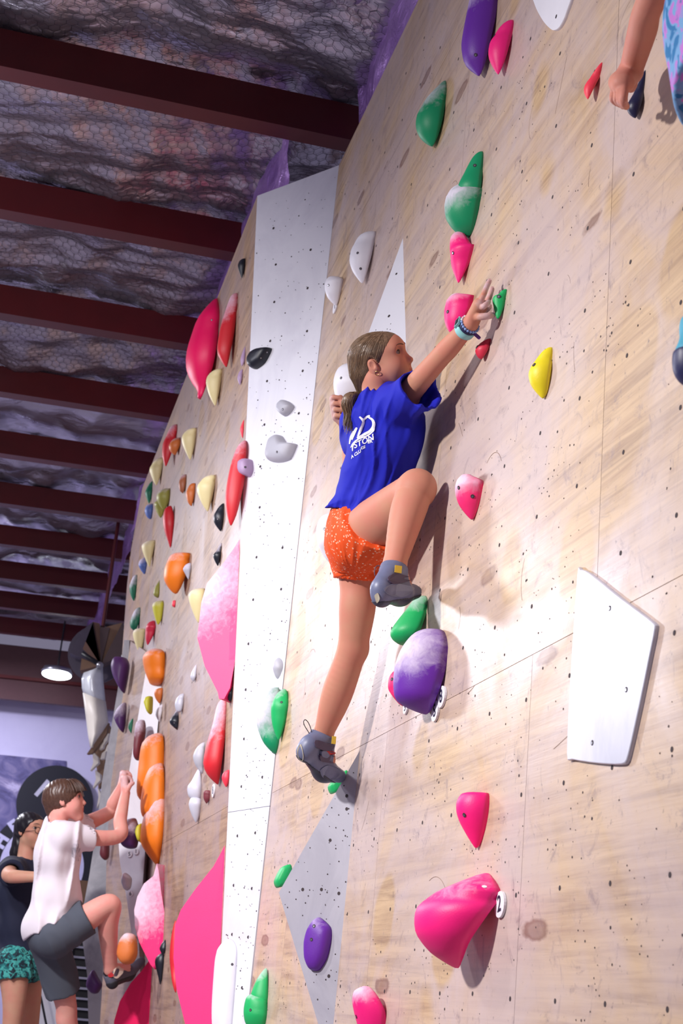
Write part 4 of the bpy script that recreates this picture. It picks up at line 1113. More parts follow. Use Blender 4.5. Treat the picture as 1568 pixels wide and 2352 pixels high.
def hand_sdf(F, wrist, knuckles, fingers, thumb, rp, rf, k=.006):
    """palm fan from the wrist to the knuckles, then a chain for each finger"""
    for kn in knuckles: F.add(cone(wrist, kn, rp * 1.15, rp), .010)
    for i in range(len(knuckles) - 1): F.add(cone(knuckles[i], knuckles[i + 1], rp, rp), .008)
    for fg in fingers:
        n = len(fg); chain(F, fg, [rf * (1.08 - .22 * i / (n - 1)) for i in range(n)], k)
    n = len(thumb); chain(F, thumb, [rf * (1.35 - .3 * i / (n - 1)) for i in range(n)], k)

def shoe(parent, A, Hl, Bl, T, s, upm, solem, up, name='climbing_shoe', h=.003):
    """slip-on climbing shoe: ankle, heel, ball of the foot, toe"""
    A, Hl, Bl, T = [np.asarray(p, float) for p in (A, Hl, Bl, T)]; up = unit(up)
    pts = np.array([A, Hl, Bl, T]); F = Field(pts.min(0) - .07 * s - .03, pts.max(0) + .07 * s + .03, h)
    dn = -up
    F.add(cone(Hl + up * .012 * s, Bl, .029 * s, .033 * s), .02); F.add(cone(Bl, T, .033 * s, .021 * s), .02)
    F.add(cone(Hl + up * .03 * s, A, .029 * s, .036 * s), .02); F.add(cone(A, (Bl + A) / 2, .036 * s, .032 * s), .02)
    F.add(ball(Hl, .027 * s), .012)
    dirA = unit(A - (Hl * .6 + Bl * .4))
    F.cut(A + dirA * .012 * s, dirA)
    F.add(cone(A - dirA * .02 * s, A + dirA * .06 * s, .029 * s, .030 * s), .003, 's')
    o = F.build(name, upm, parent, 2)
    # rubber sole, a separate piece hugging the underside
    G = Field(F.lo, F.lo + F.h * (F.n - 1), h); G.n = F.n
    G.f = (F.f - .0022).astype(np.float32)
    sl, P = G.block(G.lo, G.lo + G.h * G.n)
    q = Bl + dn * .012 * s; G.f = np.maximum(G.f, ((P[0] - q[0]) * up[0] + (P[1] - q[1]) * up[1] + (P[2] - q[2]) * up[2]).astype(np.float32))
    G.build('sole', solem, o, 1)
    return o, dirA

# ================================================================== THE GIRL ON THE NEAR WALL
girl = empty('person', tuple(at(770, 1790, 4.62)))
tag(girl, 'girl in blue t-shirt and orange shorts reaching up the plywood wall', 'person')
J = dict(
    pel=at(820, 1240, 4.20), wai=at(853, 1110, 4.12), che=at(880, 990, 4.03), nek=at(869, 920, 3.995), nk2=at(862, 872, 3.985),
    shR=at(927, 916, 3.87), elR=at(1002, 830, 3.665), wrR=at(1079, 745, 3.475),
    shL=at(828, 972, 4.13), elL=at(812, 1090, 4.33), wrL=at(800, 985, 4.42),
    hpR=at(846, 1222, 4.11), knR=at(957, 1122, 3.82), anR=at(905, 1300, 3.80),
    hpL=at(824, 1268, 4.27), knL=at(808, 1490, 4.34), anL=at(741, 1690, 4.49))
G_UP = unit(J['che'] - J['pel']); G_LAT = unit(J['shR'] - J['shL']); G_LAT = unit(G_LAT - G_UP * G_LAT.dot(G_UP)); G_FW = np.cross(G_UP, G_LAT)
if G_FW[0] < 0: G_FW = -G_FW
TA = np.array([G_LAT, G_FW, G_UP])
PL_ = unit(J['hpR'] - J['hpL']); PU = unit(G_UP - PL_ * G_UP.dot(PL_)); PA = np.array([PL_, np.cross(PU, PL_), PU])

skin_g = skin_mat('skin_girl', lin(202, 144, 118), lin(206, 134, 114))
allp = np.array(list(J.values()))
F = Field(allp.min(0) - (.16, .16, .16), np.minimum(allp.max(0) + (.14, .14, .42), (1.149, 9, 9)), .0032)
# trunk
F.add(ell(J['pel'], PA, (.118, .092, .10)), .03)
F.add(ell(J['wai'], TA, (.090, .070, .10)), .03)
F.add(ell(J['che'], TA, (.108, .076, .120)), .03)
F.add(cone(J['shL'], J['shR'], .040, .040), .03)
F.add(cone(J['nek'] - G_UP * .03, J['nk2'], .043, .039), .025)
# arms
fa = J['elR'] * .6 + J['wrR'] * .4
chain(F, [J['shR'], J['elR'], fa, J['wrR']], [.038, .0300, .0295, .0215], .03)
chain(F, [J['shL'], J['elL'], J['wrL']], [.042, .034, .024], .018)
# bent right leg
th = J['hpR'] * .55 + J['knR'] * .45
chain(F, [J['hpR'], th, J['knR']], [.088, .073, .053], .03)
F.add(ball(J['knR'] + unit(J['knR'] - J['hpR']) * .006, .047), .02)
cf = J['knR'] * .68 + J['anR'] * .32 + unit(np.array([-1, 0, 0])) * .006
chain(F, [J['knR'], cf, J['anR']], [.049, .051, .031], .022)
# straight left leg
chain(F, [J['hpL'], at(822, 1345, 4.29), at(820, 1400, 4.30), J['knL'], at(775, 1590, 4.41), at(753, 1655, 4.46), J['anL']], [.076, .058, .057, .046, .049, .037, .028], .025)
F.add(ball(J['knL'] + np.array([.010, 0, 0]), .042), .02)
# feet inside the shoes
F.add(cone(J['anR'], at(925, 1345, 3.84), .031, .026), .015); F.add(cone(J['anL'], at(752, 1745, 4.53), .031, .026), .015)
# reaching hand
HY = 3.40
def hp(x, y, Y): return at(1000 + x / 7.127, 620 + y / 7.127, Y)
wr = J['wrR']
kn = [hp(705, 565, 3.425), hp(745, 600, 3.44), hp(715, 640, 3.455), hp(700, 690, 3.47)]
fingers = [[kn[0], hp(775, 425, 3.41), hp(832, 285, 3.41), hp(882, 178, 3.415)],
           [hp(790, 590, 3.45), hp(862, 480, 3.43), hp(898, 390, 3.43), hp(925, 310, 3.44)],
           [kn[2], hp(775, 605, 3.41), hp(820, 568, 3.40), hp(866, 528, 3.41)],
           [kn[3], hp(800, 670, 3.47), hp(850, 640, 3.47), hp(885, 600, 3.48)]]
thumb = [hp(640, 780, 3.455), hp(735, 768, 3.425), hp(850, 756, 3.415), hp(935, 742, 3.42)]
hp_all = np.array(kn + [wr] + [q for f in fingers + [thumb] for q in f])
FH = Field(hp_all.min(0) - .035, np.minimum(hp_all.max(0) + .035, (1.149, 9, 9)), .0020)
chain(FH, [J['shR'], J['elR'], fa, J['wrR']], [.038, .0300, .0295, .0215], .03)
hand_sdf(FH, wr, kn, fingers, thumb, .0148, .0076)
FH.add(ell(hp(650, 700, 3.455), np.array([unit(kn[0] - wr), unit(np.cross(kn[0] - wr, kn[3] - kn[0])), unit(np.cross(unit(kn[0] - wr), unit(np.cross(kn[0] - wr, kn[3] - kn[0]))))]), (.040, .015, .028)), .012)
# left hand closed on an edge beside the ponytail
wl = J['wrL']; kl = [at(766 + 2 * i, 916 + 14 * i, 4.40 + .004 * i) for i in range(4)]
fl = []
for i, q in enumerate(kl):
    fl.append([q, q + np.array([-.004, -.020, -.003]), q + np.array([.016, -.030, -.006]), q + np.array([.028, -.020, -.004])])
hand_sdf(F, wl, kl, fl, [at(800, 955, 4.38), at(788, 930, 4.37), at(782, 912, 4.375)], .013, .0080)
# head
HC_ = at(876, 841, 3.985); gax = frame(876, 841, math.radians(17), math.radians(16)); gs = 0.87
FD = Field(HC_ - (.125, .125, .135), HC_ + (.125, .125, .125), .0018)
L = head_sdf(FD, HC_, gax, gs, ears=(1,))
for q in (F, FD):
    q.add(cone(L(-.028, -.035, 0), J['nek'], .041, .041), .02)
    q.add(cone(L(-.02, -.05, 0), J['nk2'], .039, .040), .02)
body = build_joined('body', [F, FD, FH], skin_g, girl, 2)
mouth = [L(.097, -.041, d) for d in (-.012, -.006, 0, .006, .012)] + [L(.0955, -.0515, d) for d in (-.010, -.005, 0, .005, .010)] + [L(.088, -.045, d * .02) for d in (1, -1)]
vattr(body, 'lip', lambda co: near(co, mouth, .004, .004) * .8)
tips = [f[-1] for f in fingers] + [f[-2] for f in fingers] + [thumb[-1], thumb[-2]] + kl
vattr(body, 'chalk', lambda co: near(co, tips, .012, .03) * .75)
eyes(L, gs, gax, girl, (58, 36, 24), skin_g, (-.1, .10))
brown = hair_mat('hair_brown', lin(72, 54, 42), lin(150, 120, 92))
eyebrows(L, gs, girl, plain('brow', lin(104, 70, 56), .7), body)
# nails of the reaching hand
nm = plain('fingernail', lin(226, 186, 184), .3, 0, .02)
for f in fingers + [thumb]:
    d = unit(f[-1] - f[-2]); tv = -unit(ray(1110, 700)); n_ = unit(tv - d * tv.dot(d))
    MB().disc(f[-1] + n_ * .0074 - d * .001, n_, .0040, 10, (1.0, .8), d).build('fingernail', nm, girl)
# ---- hair: cap, gathered tail, combed strands
Hh = Field(HC_ - .15, HC_ + .15, .0026)
A = np.array(gax)
Hh.add(ell(L(-.014, .043, 0), A, gs * np.array([.099, .082, .0775])), .02)
Hh.add(ell(L(.045, .056, 0), A, gs * np.array([.0515, .0505, .061])), .02)
tie = L(-.082, -.085, .012)
Hh.add(cone(L(-.070, -.010, .02), tie, gs * .045, gs * .020), .03)
Hh.add(cone(L(-.055, -.02, .045), tie, gs * .025, gs * .016), .03)
hl = L(.052, .100, 0)
fl_ = L(.050, .048, 0); nf = unit(gax[0] * .72 - gax[1] * .69)
def facecut(P):
    x, y, z = P[0] - fl_[0], P[1] - fl_[1], P[2] - fl_[2]
    pl = x * nf[0] + y * nf[1] + z * nf[2]
    x, y, z = P[0] - HC_[0], P[1] - HC_[1], P[2] - HC_[2]
    ff = x * gax[0][0] + y * gax[0][1] + z * gax[0][2]
    return np.maximum(-pl, gs * -.004 - ff)
Hh.add((facecut, HC_ - .16, HC_ + .16), .012, 's')
Hh.add(ell(L(-.008, .010, .086), np.array(gax), gs * np.array([.019, .029, .03])), .006, 's')
Hh.add(cone(L(-.004, -.012, .085), L(.05, -.03, .085), gs * .026, gs * .04), .008, 's')     # clears the ear
Hh.add(cone(L(.02, -.075, .0), L(.09, -.06, 0), gs * .075, gs * .08), .01, 's')
def comb(P):
    q = P - HC_; ang = np.arctan2(q @ gax[2] , (q @ gax[1]) - gs * .02) ; rr = np.linalg.norm(P - tie, axis=1)
    fr = np.clip((-(P - fl_) @ nf - .012) / .02, 0, 1)
    return fr * .0007 * np.sin(ang * 55 + rr * 30 + 3 * vnoise2(ang * 6 + 9, rr * 14, 3))
Hh.perturb(comb, .012)
cap = Hh.build('hair', brown, girl, 1)
bv = BVHTree.FromPolygons([v.co.copy() for v in cap.data.vertices], [tuple(p.vertices) for p in cap.data.polygons])
paths = []; c0 = L(-.01, .025, .01); ax_ = unit(tie - c0); p_ = unit(gax[0] - ax_ * gax[0].dot(ax_)); q_ = np.cross(ax_, p_)
for i in range(900):
    ph = rng.uniform(-math.pi, math.pi); th0 = rng.uniform(.9, 3.0); pts = []; lift = rng.uniform(.0001, .0011)
    for th in np.linspace(th0, .30, 13):
        d = math.cos(th) * ax_ + math.sin(th) * (math.cos(ph) * p_ + math.sin(ph) * q_)
        far = c0 + d * .2; h = bv.ray_cast(Vector(far), Vector(-d))
        if h[0] is None or (np.array(h[0]) - c0).dot(d) < .045: 
            if pts: break
            continue
        pts.append(np.array(h[0]) + d * lift)
    if len(pts) >= 5: paths.append(pts)
strands('combed_strands', paths, .00048, brown, cap)
# ponytail
t1, t2, t3 = at(805, 913, 4.02), at(796, 935, 4.03), at(800, 966, 4.04)
Pt = Field(np.min([tie, t1, t2, t3], 0) - .06, np.max([tie, t1, t2, t3], 0) + .06, .0035)
chain(Pt, [tie, t1, t2 * .6 + t1 * .4, (t2 + t3) / 2 + np.array([.012, 0, 0]), t3], [.011, .016, .019, .016, .005], .012)
Pt.perturb(lambda P: .0016 * np.sin(((P - tie) @ np.array([0, 210., 120])) + 5 * vnoise2(P[:, 0] * 60, P[:, 2] * 40, 4)), .012)
tail = Pt.build('ponytail', brown, girl, 0)
paths = []
for i in range(230):
    o3 = rng.normal(0, 1, 3); o3 /= np.linalg.norm(o3); w = [.010, .018, .023, .021, .010 + rng.uniform(0, .010)]
    ctr = [tie, t1, t2 * .6 + t1 * .4, (t2 + t3) / 2 + np.array([.010, 0, 0]), t3 + np.array([0, 0, -rng.uniform(0, .03)])]
    pts = []
    for t in np.linspace(0, 3.999, 12):
        i0 = int(t); u = t - i0
        pts.append((ctr[i0] * (1 - u) + ctr[i0 + 1] * u) + o3 * (w[i0] * (1 - u) + w[i0 + 1] * u))
    paths.append(list(smooth_open(np.array(pts), 2)))
strands('loose_strands', paths, .0006, brown, tail)
MB().tube([tie + .019 * (gax[2] * math.cos(a) + np.cross(unit(t1 - tie), gax[2]) * math.sin(a)) for a in np.linspace(0, 2 * math.pi, 14)], .0045, 6, False).build('hair_tie', plain('hair_tie', lin(176, 150, 104), .6), girl, True)
er = L(.000, -.013, .080)
MB().tube([er + .0065 * (gax[0] * math.cos(a) + gax[1] * (math.sin(a) - .8)) for a in np.linspace(0, 2 * math.pi, 14)], .0011, 6, False).build('earring', plain('gold', lin(220, 180, 120), .25, 1), girl, True)

# ---- blue t-shirt
blue = cloth_mat('blue_cotton', lin(4, 20, 184), .8, sheen=.0)
S_ = Field(np.array([.78, 3.6, 2.05]), np.array([1.147, 4.5, 2.82]), .0035)
S_.add(ell(J['che'] + G_FW * .012, TA, (.138, .100, .15)), .04)
S_.add(ell(J['wai'] + G_FW * .012 - G_UP * .01, TA, (.124, .100, .16)), .05)
S_.add(ell(J['pel'] + G_UP * .05 + G_FW * .002, TA, (.136, .114, .11)), .05)
S_.add(cone(J['shL'] + G_UP * .002, J['shR'] - G_UP * .002, .055, .050), .045)
S_.add(cone(J['nek'] - G_UP * .04, J['nek'] - G_UP * .012, .070, .050), .03)
ud = unit(J['elR'] - J['shR']); slR = J['shR'] + ud * .098
S_.add(cone(J['shR'] - ud * .03 - np.array([0, 0, .008]), J['shR'] + ud * .115 - np.array([0, 0, .030]), 0.048, .064), .025, cut=[(slR, unit(ud + np.array([0, 0, .12])))])
S_.add(cone(slR - ud * .055 - np.array([0, 0, .014]), slR + ud * .05 - np.array([0, 0, .034]), .049, .070), .006, 's')
ul = unit(J['elL'] - J['shL']); slL = J['shL'] + ul * .085
S_.add(cone(J['shL'], J['shL'] + ul * .12, .058, .056), .03, cut=[(slL, ul)])
S_.add(cone(slL - ul * .03, slL + ul * .06, .042, .052), .006, 's')
S_.add(cone(J['nek'] + G_UP * .005, L(-.01, -.05, 0), .050, .062), .008, 's')           # neck opening
hem = at(812, 1172, 4.12)
S_.cut(hem, unit(-G_UP + np.array([.10, -.10, 0])))
S_.add(cone(J['hpR'] - G_UP * .02, J['knR'] - G_UP * .02, .060, .070), .004, 's') if False else None
# folds pulled from the raised shoulder down to the far hip
fd = unit(J['shR'] - J['pel']); fx = unit(np.cross(fd, -unit(ray(860, 1050))))
def folds(P):
    q = P - J['che']; u = q @ fx; v = q @ fd; w = q @ G_UP
    n_ = vnoise2(u * 26 + 40 + .7 * np.sin(v * 14), v * 3.2 + 20, 21); r1 = 1 - np.abs(n_ - .5) * 4
    n2 = vnoise2(u * 52 + 10, v * 7 + 3, 22)
    band = np.clip((-w - .19) / .06, 0, 1)                         # bunching near the hem
    n3 = 1 - np.abs(vnoise2(P[:, 2] * 30 + 5, u * 7 + 9, 23) - .5) * 4
    return -(.0068 * np.clip(r1, -.3, 1) + .0028 * (1 - np.abs(n2 - .5) * 4)) - band * .006 * n3
S_.perturb(folds, .02); S_.f -= .0025
shirt = S_.build('t_shirt', blue, girl, 1)
# ---- white print on the back of the shirt: flat shapes laid on the cloth
sv = BVHTree.FromPolygons([v.co.copy() for v in shirt.data.vertices], [tuple(p.vertices) for p in shirt.data.polygons])
ink = plain('white_print', lin(232, 232, 244), .7, 0, .02)
def printed(name, V, Fc, px0, py0, ex, ey):
    """x,y of the artwork run along ex,ey (pixels per unit) from a point on the shirt and are dropped onto the cloth"""
    bm = bmesh.new(); vs = [bm.verts.new((v[0], v[1], 0)) for v in V]
    for f in Fc:
        try: bm.faces.new([vs[i] for i in f])
        except ValueError: pass
    bmesh.ops.triangulate(bm, faces=bm.faces); L0 = max(abs(ex[0]), abs(ey[1]), 1e-6)
    for _ in range(2):
        ed = [e for e in bm.edges if e.calc_length() * L0 > 5]
        if ed: bmesh.ops.subdivide_edges(bm, edges=ed, cuts=1); bmesh.ops.triangulate(bm, faces=bm.faces)
    pc = at(px0, py0, 3.6); base = np.array(sv.ray_cast(Vector(EYE), Vector(unit(ray(px0, py0))))[0])
    out = []; ok = True
    for v in bm.verts:
        x = px0 + v.co.x * ex[0] + v.co.y * ey[0]; y = py0 + v.co.x * ex[1] + v.co.y * ey[1]
        h = sv.ray_cast(Vector(EYE), Vector(unit(ray(x, y))))
        if h[0] is None: out.append(None)
        else: out.append(np.array(h[0]) + (np.array(h[1]) if np.array(h[1]).dot(ray(x, y)) < 0 else -np.array(h[1])) * .0013)
    bm.verts.index_update()
    good = [tuple(v.index for v in f.verts) for f in bm.faces if all(out[v.index] is not None and np.linalg.norm(out[v.index] - base) < .25 for v in f.verts)]
    out = [o if o is not None else base for o in out]; bm.free()
    return mesh(name, out, good, ink, shirt)
def strip(pts, w):
    P = smooth_open(pts); V = []; Fc = []
    for i, p in enumerate(P):
        t = unit(np.append(P[min(i + 1, len(P) - 1)] - P[max(i - 1, 0)], 0))[:2]; n_ = np.array([-t[1], t[0]]); ww = w * (.35 + .65 * math.sin(math.pi * (i + .6) / (len(P) + .2)) ** .5)
        V += [tuple(p + n_ * ww), tuple(p - n_ * ww)]
    for i in range(len(P) - 1): Fc.append((2 * i, 2 * i + 1, 2 * i + 3, 2 * i + 2))
    return V, Fc
for stroke, w in (([(826,957),(834,968),(829,985),(822,1003)], 3.0), ([(832,967),(842,958),(850,955)], 2.6), ([(846,958),(856,965),(858,978),(850,990),(834,999),(820,1006)], 3.2), ([(860,975),(857,990),(843,1001),(824,1008),(812,1018),(806,1028)], 1.8),
                  ([(820,982),(814,994),(808,1010)], 3.2), ([(818,1012),(811,1024),(810,1036)], 1.6), ([(812,990),(806,1004),(803,1020)], 2.0)):
    V, Fc = strip([(x - 830, y - 990) for x, y in stroke], w); printed('shirt_print', V, Fc, 830, 990, (1, 0), (0, 1))
for tx, px, py, sz, ex, ey in (('STON', 836, 1014, 19, (.90, -.42), (-.10, -1.0)), ('GE', 834, 1028, 9, (.9, -.42), (-.1, -1)), ('ER', 850, 1014, 11, (.92, -.2), (-.1, -1)), ('A CLU', 818, 1043, 10, (.78, -.55), (-.15, -1))):
    V, Fc = text_vf(tx, sz, .35); printed('shirt_lettering', V, Fc, px, py, ex, ey)

# ---- orange shorts with white specks
m, nt, b = new_mat('orange_print')
vo = N(nt, 'ShaderNodeTexVoronoi'); vo.inputs['Scale'].default_value = 105; nt.links.new(coords(nt, (1, 1, 1)), vo.inputs['Vector'])
dotf = ramp(nt, vo.outputs['Distance'], [(.24, 1.0), (.36, 0.0)]); pick = ramp(nt, vo.outputs['Color'], [(.45, 0.0), (.5, 1.0)])
nt.links.new(mixc(nt, math_n(nt, 'MULTIPLY', math_n(nt, 'MULTIPLY', dotf, pick), .85), lin(240, 84, 20), lin(250, 210, 180)), b.inputs['Base Color']); b.inputs['Roughness'].default_value = .8
orange = m
O = Field(np.array([.76, 3.7, 1.86]), np.array([1.147, 4.5, 2.42]), .0035)
O.add(ell(J['pel'] - np.array([-.002, 0, .002]), PA, (.128, .103, .108)), .03)
O.add(ell(J['wai'] * .35 + J['pel'] * .65, TA, (.116, .098, .10)), .03)
dL = unit(J['knL'] - J['hpL']); hmL = at(822, 1324, 4.26); hemL = J['hpL'] + dL * .085
O.add(cone(J['hpL'], J['hpL'] + dL * .15, .088, .066), .03, cut=[(hemL, unit(dL + np.array([.0, 0, 0])))])
O.add(cone(hemL - dL * .012, hemL + dL * .05, .064, .070), .004, 's')
dR = unit(J['knR'] - J['hpR']); hemR = J['hpR'] + dR * .052
O.add(cone(J['hpR'] - dR * .03, J['hpR'] + dR * .10, .103, .097), .028, cut=[(hemR, unit(dR + np.array([-.25, .1, .25])))])
O.add(cone(hemR + dR * .0, hemR + dR * .06, .074, .088), .004, 's')
def ofold(P):
    q = P - J['pel']; an = np.arctan2(q @ PA[1], q @ PA[0])
    n_ = 1 - np.abs(vnoise2(an * 7 + 20 + 6 * q[:, 2], q[:, 2] * 9 + 7, 31) - .5) * 4
    hb = np.exp(-((q @ PU + .105) / .012) ** 2)
    return -.0030 * np.clip(n_, -.4, 1) - .002 * hb
O.perturb(ofold, .02)
shorts = O.build('shorts', orange, girl, 1)

# ---- climbing shoes
up_m = plain('blue_grey_rubber', lin(112, 118, 148), .42, 0, .10, 40); sole_m = plain('dark_sole', lin(58, 60, 76), .42)
yel = plain('yellow_tab', lin(214, 176, 56), .6); strap_m = plain('dark_strap', lin(82, 70, 94), .6); toe_m = plain('toe_rubber', lin(120, 128, 156), .34); pale = plain('pale_rubber', lin(196, 190, 168), .6); redm = plain('red_strap', lin(180, 36, 44), .5)
A_, H_, B_, T_ = J['anR'] + np.array([0, 0, -.012]), at(876, 1372, 3.76), at(918, 1362, 3.82), at(952, 1358, 3.88)
upR = unit(np.cross(T_ - H_, np.cross(J['knR'] - J['anR'], T_ - H_)))
sh, dA = shoe(girl, A_, H_, B_, T_, .98, up_m, sole_m, upR)
def patch(parent, name, pxs, mat, srf, lift=.003, th=.003):
    v = BVHTree.FromPolygons([q.co.copy() for q in srf.data.vertices], [tuple(p.vertices) for p in srf.data.polygons])
    top = []; bot = []
    for x, y in smooth_poly(pxs, 20):
        h = v.ray_cast(Vector(EYE), Vector(unit(ray(x, y))))
        if h[0] is None:
            h = v.find_nearest(Vector(at(x, y, np.array(srf.data.vertices[0].co)[1])))
        n_ = np.array(h[1]); n_ = n_ if n_.dot(ray(x, y)) < 0 else -n_
        top.append(np.array(h[0]) + n_ * (lift + th)); bot.append(np.array(h[0]) + n_ * (lift * .2))
    n = len(top)
    return fix_normals(mesh(name, top + bot, [tuple(range(n)), tuple(range(2 * n - 1, n - 1, -1))] + [(i, (i + 1) % n, (i + 1) % n + n, i + n) for i in range(n)], mat, parent))
patch(sh, 'strap', [(888,1330),(905,1318),(930,1322),(944,1332),(925,1338),(900,1342)], strap_m, sh)
patch(sh, 'toe_patch', [(880,1352),(905,1340),(935,1345),(950,1352),(930,1370),(895,1368)], toe_m, sh, .001, .002)
patch(sh, 'heel_patch', [(861,1368),(868,1362),(872,1375),(866,1384)], pale, sh, .001, .002)
tq = at(915, 1308, 3.745)
MB().box(tq - (.011, .0015, .010), tq + (.009, .0015, .011)).build('pull_tab', yel, sh)
MB().tube(smooth_open([at(x, y, 3.80) for x, y in ((868,1336),(860,1318),(863,1302),(872,1300),(877,1312),(872,1336))]), .0013, 5, False).build('pull_loop', strap_m, sh, True)
A_, H_, B_, T_ = J['anL'] + np.array([0, 0, -.008]), at(701, 1728, 4.47), at(745, 1768, 4.55), at(778, 1782, 4.60)
upL = unit(np.cross(T_ - H_, np.cross(J['knL'] - J['anL'], T_ - H_)))
sh2, dA = shoe(girl, A_, H_, B_, T_, 1.08, up_m, sole_m, upL)
patch(sh2, 'strap', [(722,1702),(745,1705),(770,1712),(768,1727),(745,1724),(724,1716)], strap_m, sh2, .002, .006)
patch(sh2, 'strap', [(732,1733),(752,1730),(772,1742),(770,1752),(748,1750),(734,1746)], strap_m, sh2, .002, .006)
patch(sh2, 'buckle', [(734,1724),(746,1722),(753,1732),(746,1740),(735,1736)], up_m, sh2, .005, .005)
patch(sh2, 'strap_lining', [(745,1722),(760,1723),(765,1729),(752,1731)], redm, sh2, .005, .004)
patch(sh2, 'toe_patch', [(735,1768),(752,1757),(775,1765),(787,1778),(765,1790),(742,1785)], toe_m, sh2, .001, .002)
patch(sh2, 'heel_patch', [(684,1722),(692,1710),(697,1735),(694,1748),(685,1738)], pale, sh2, .001, .002)
tq = at(766, 1700, 4.44)
MB().box(tq - (.006, .002, .012), tq + (.007, .002, .012)).build('pull_tab', yel, sh2)
MB().tube(smooth_open([at(x, y, 4.46) for x, y in ((715,1696),(708,1681),(700,1668),(697,1658),(701,1653),(708,1660),(714,1675),(717,1694))]), .0014, 5, False).build('pull_loop', M['dark'], sh2, True)

# ---- things on the right wrist
def ring_pts(c, d, r, n=26, ref=np.array([0, 0, 1.0])):
    d = unit(d); a = unit(np.cross(d, ref)); b_ = np.cross(d, a)
    return [c + r * (a * math.cos(t) + b_ * math.sin(t)) for t in np.linspace(0, 2 * math.pi, n, endpoint=False)], a, b_
fd_ = unit(J['wrR'] - J['elR']); wc = J['wrR'] - fd_ * .026
def band(name, c, r, w, th, mat, par=girl):
    V = []; Fc = []; n = 30
    for (dr, dz) in ((0, -w), (th, -w * .8), (th, w * .8), (0, w)):
        pts, _, _ = ring_pts(c + fd_ * dz, fd_, r + dr, n); V += pts
    for i in range(3):
        for j in range(n): Fc.append((i * n + j, i * n + (j + 1) % n, (i + 1) * n + (j + 1) % n, (i + 1) * n + j))
    return fix_normals(mesh(name, V, Fc, mat, par, True))
mint = plain('mint_strap', lin(150, 214, 214), .5, 0, .03)
wb = band('wrist_watch', wc, .0265, .011, .0035, mint)
tc = -unit(ray(1050, 750)); upv = unit(np.cross(fd_, tc)); upv = upv if upv.dot(R_CW @ np.array([-1., -1., 0])) > 0 else -upv
cw = wc + unit(upv * .8 + tc * .45) * .0290; nn = unit(upv * .8 + tc * .45); sd = np.cross(nn, fd_)
bw = MB(); bw.prism([cw + fd_ * x + sd * y for x, y in ((-.012, -.013), (.012, -.013), (.012, .013), (-.012, .013))], nn * .008); bw.build('watch_case', mint, wb, fix=True)
bw = MB(); bw.prism([cw + nn * .008 + fd_ * x + sd * y for x, y in ((-.009, -.010), (.009, -.010), (.009, .010), (-.009, .010))], nn * .001); bw.build('watch_screen', M['black'], wb, fix=True)
for q in range(4):
    c = wc + unit(tc * 1 - upv * (.15 + .22 * q)) * .0302
    MB().disc(c, unit(tc - upv * (.15 + .22 * q)), .0022, 8, (1.6, .8), fd_).build('strap_hole', M['ink'], wb)
band('wristband', wc + fd_ * .0165, .0250, .005, .003, plain('navy_band', lin(30, 32, 78), .6))
bm_ = [plain('bead_blue', lin(140, 168, 224), .3), plain('bead_pink', lin(220, 190, 200), .3), plain('bead_white', lin(226, 220, 226), .3)]
br = empty('bead_bracelet', tuple(wc + fd_ * .027), girl); br.location = (0, 0, 0)
pts, _, _ = ring_pts(wc + fd_ * .0265, fd_, .0262, 20)
for i, p in enumerate(pts): MB().ball(p, .0042, 8, 6).build('bead', bm_[0 if i % 20 < 11 else (1 + i % 2)], br, True)
pb = wc + fd_ * .012 + unit(tc * .3 - upv) * .036
e1_ = unit(-upv + tc * .1); e2_ = fd_
o = MB().prism([pb + e1_ * x + e2_ * y for x, y in ((-.012, -.006), (.010, -.006), (.013, -.003), (.013, .003), (.010, .006), (-.012, .006))], np.cross(e1_, e2_) * .002).build('purple_strap_end', plain('purple_strap', lin(104, 44, 130), .5), girl, fix=True)

# ================================================================== THE BOY ON THE FAR WALL
boy = empty('person', tuple(at(300, 2230, 8.70)))
tag(boy, 'boy in a white t-shirt and grey shorts climbing with both hands on the orange holds', 'person')
B = dict(nek=at(128, 1893, 8.48), che=at(132, 1965, 8.46), wai=at(124, 2060, 8.46), pel=at(118, 2140, 8.48),
         shR=at(150, 1922, 8.32), elR=at(268, 1922, 8.42), wrR=at(288, 1822, 8.62), shL=at(150, 1912, 8.66), elL=at(248, 1868, 8.78), wrL=at(280, 1806, 8.74),
         hpR=at(128, 2150, 8.38), knR=at(252, 2078, 8.34), anR=at(254, 2226, 8.52), hpL=at(116, 2165, 8.58), knL=at(150, 2300, 8.66), anL=at(176, 2440, 8.75))
UPb = unit(B['nek'] - B['pel']); LTb = unit(B['shR'] - B['shL']); LTb = unit(LTb - UPb * LTb.dot(UPb)); FWb = np.cross(UPb, LTb); TB = np.array([LTb, FWb, UPb])
if FWb[0] < 0: FWb = -FWb
skin_b = skin_mat('skin_boy', lin(220, 160, 146), lin(224, 148, 138))
ap = np.array(list(B.values()))
F = Field(ap.min(0) - .2, ap.max(0) + (.12, .2, .36), .0065)
F.add(ell(B['pel'], TB, (.155, .115, .13)), .05); F.add(ell(B['wai'], TB, (.135, .10, .15)), .06); F.add(ell(B['che'], TB, (.165, .115, .17)), .06)
F.add(cone(B['shL'], B['shR'], .06, .06), .05)
chain(F, [B['shR'], B['elR'], B['elR'] * .6 + B['wrR'] * .4, B['wrR']], [.052, .040, .038, .027], .03)
chain(F, [B['shL'], B['elL'], B['elL'] * .6 + B['wrL'] * .4, B['wrL']], [.052, .040, .037, .027], .03)
chain(F, [B['hpR'], B['hpR'] * .5 + B['knR'] * .5, B['knR'], B['knR'] * .66 + B['anR'] * .34 + np.array([-.012, 0, 0]), B['anR']], [.095, .076, .058, .056, .036], .03)
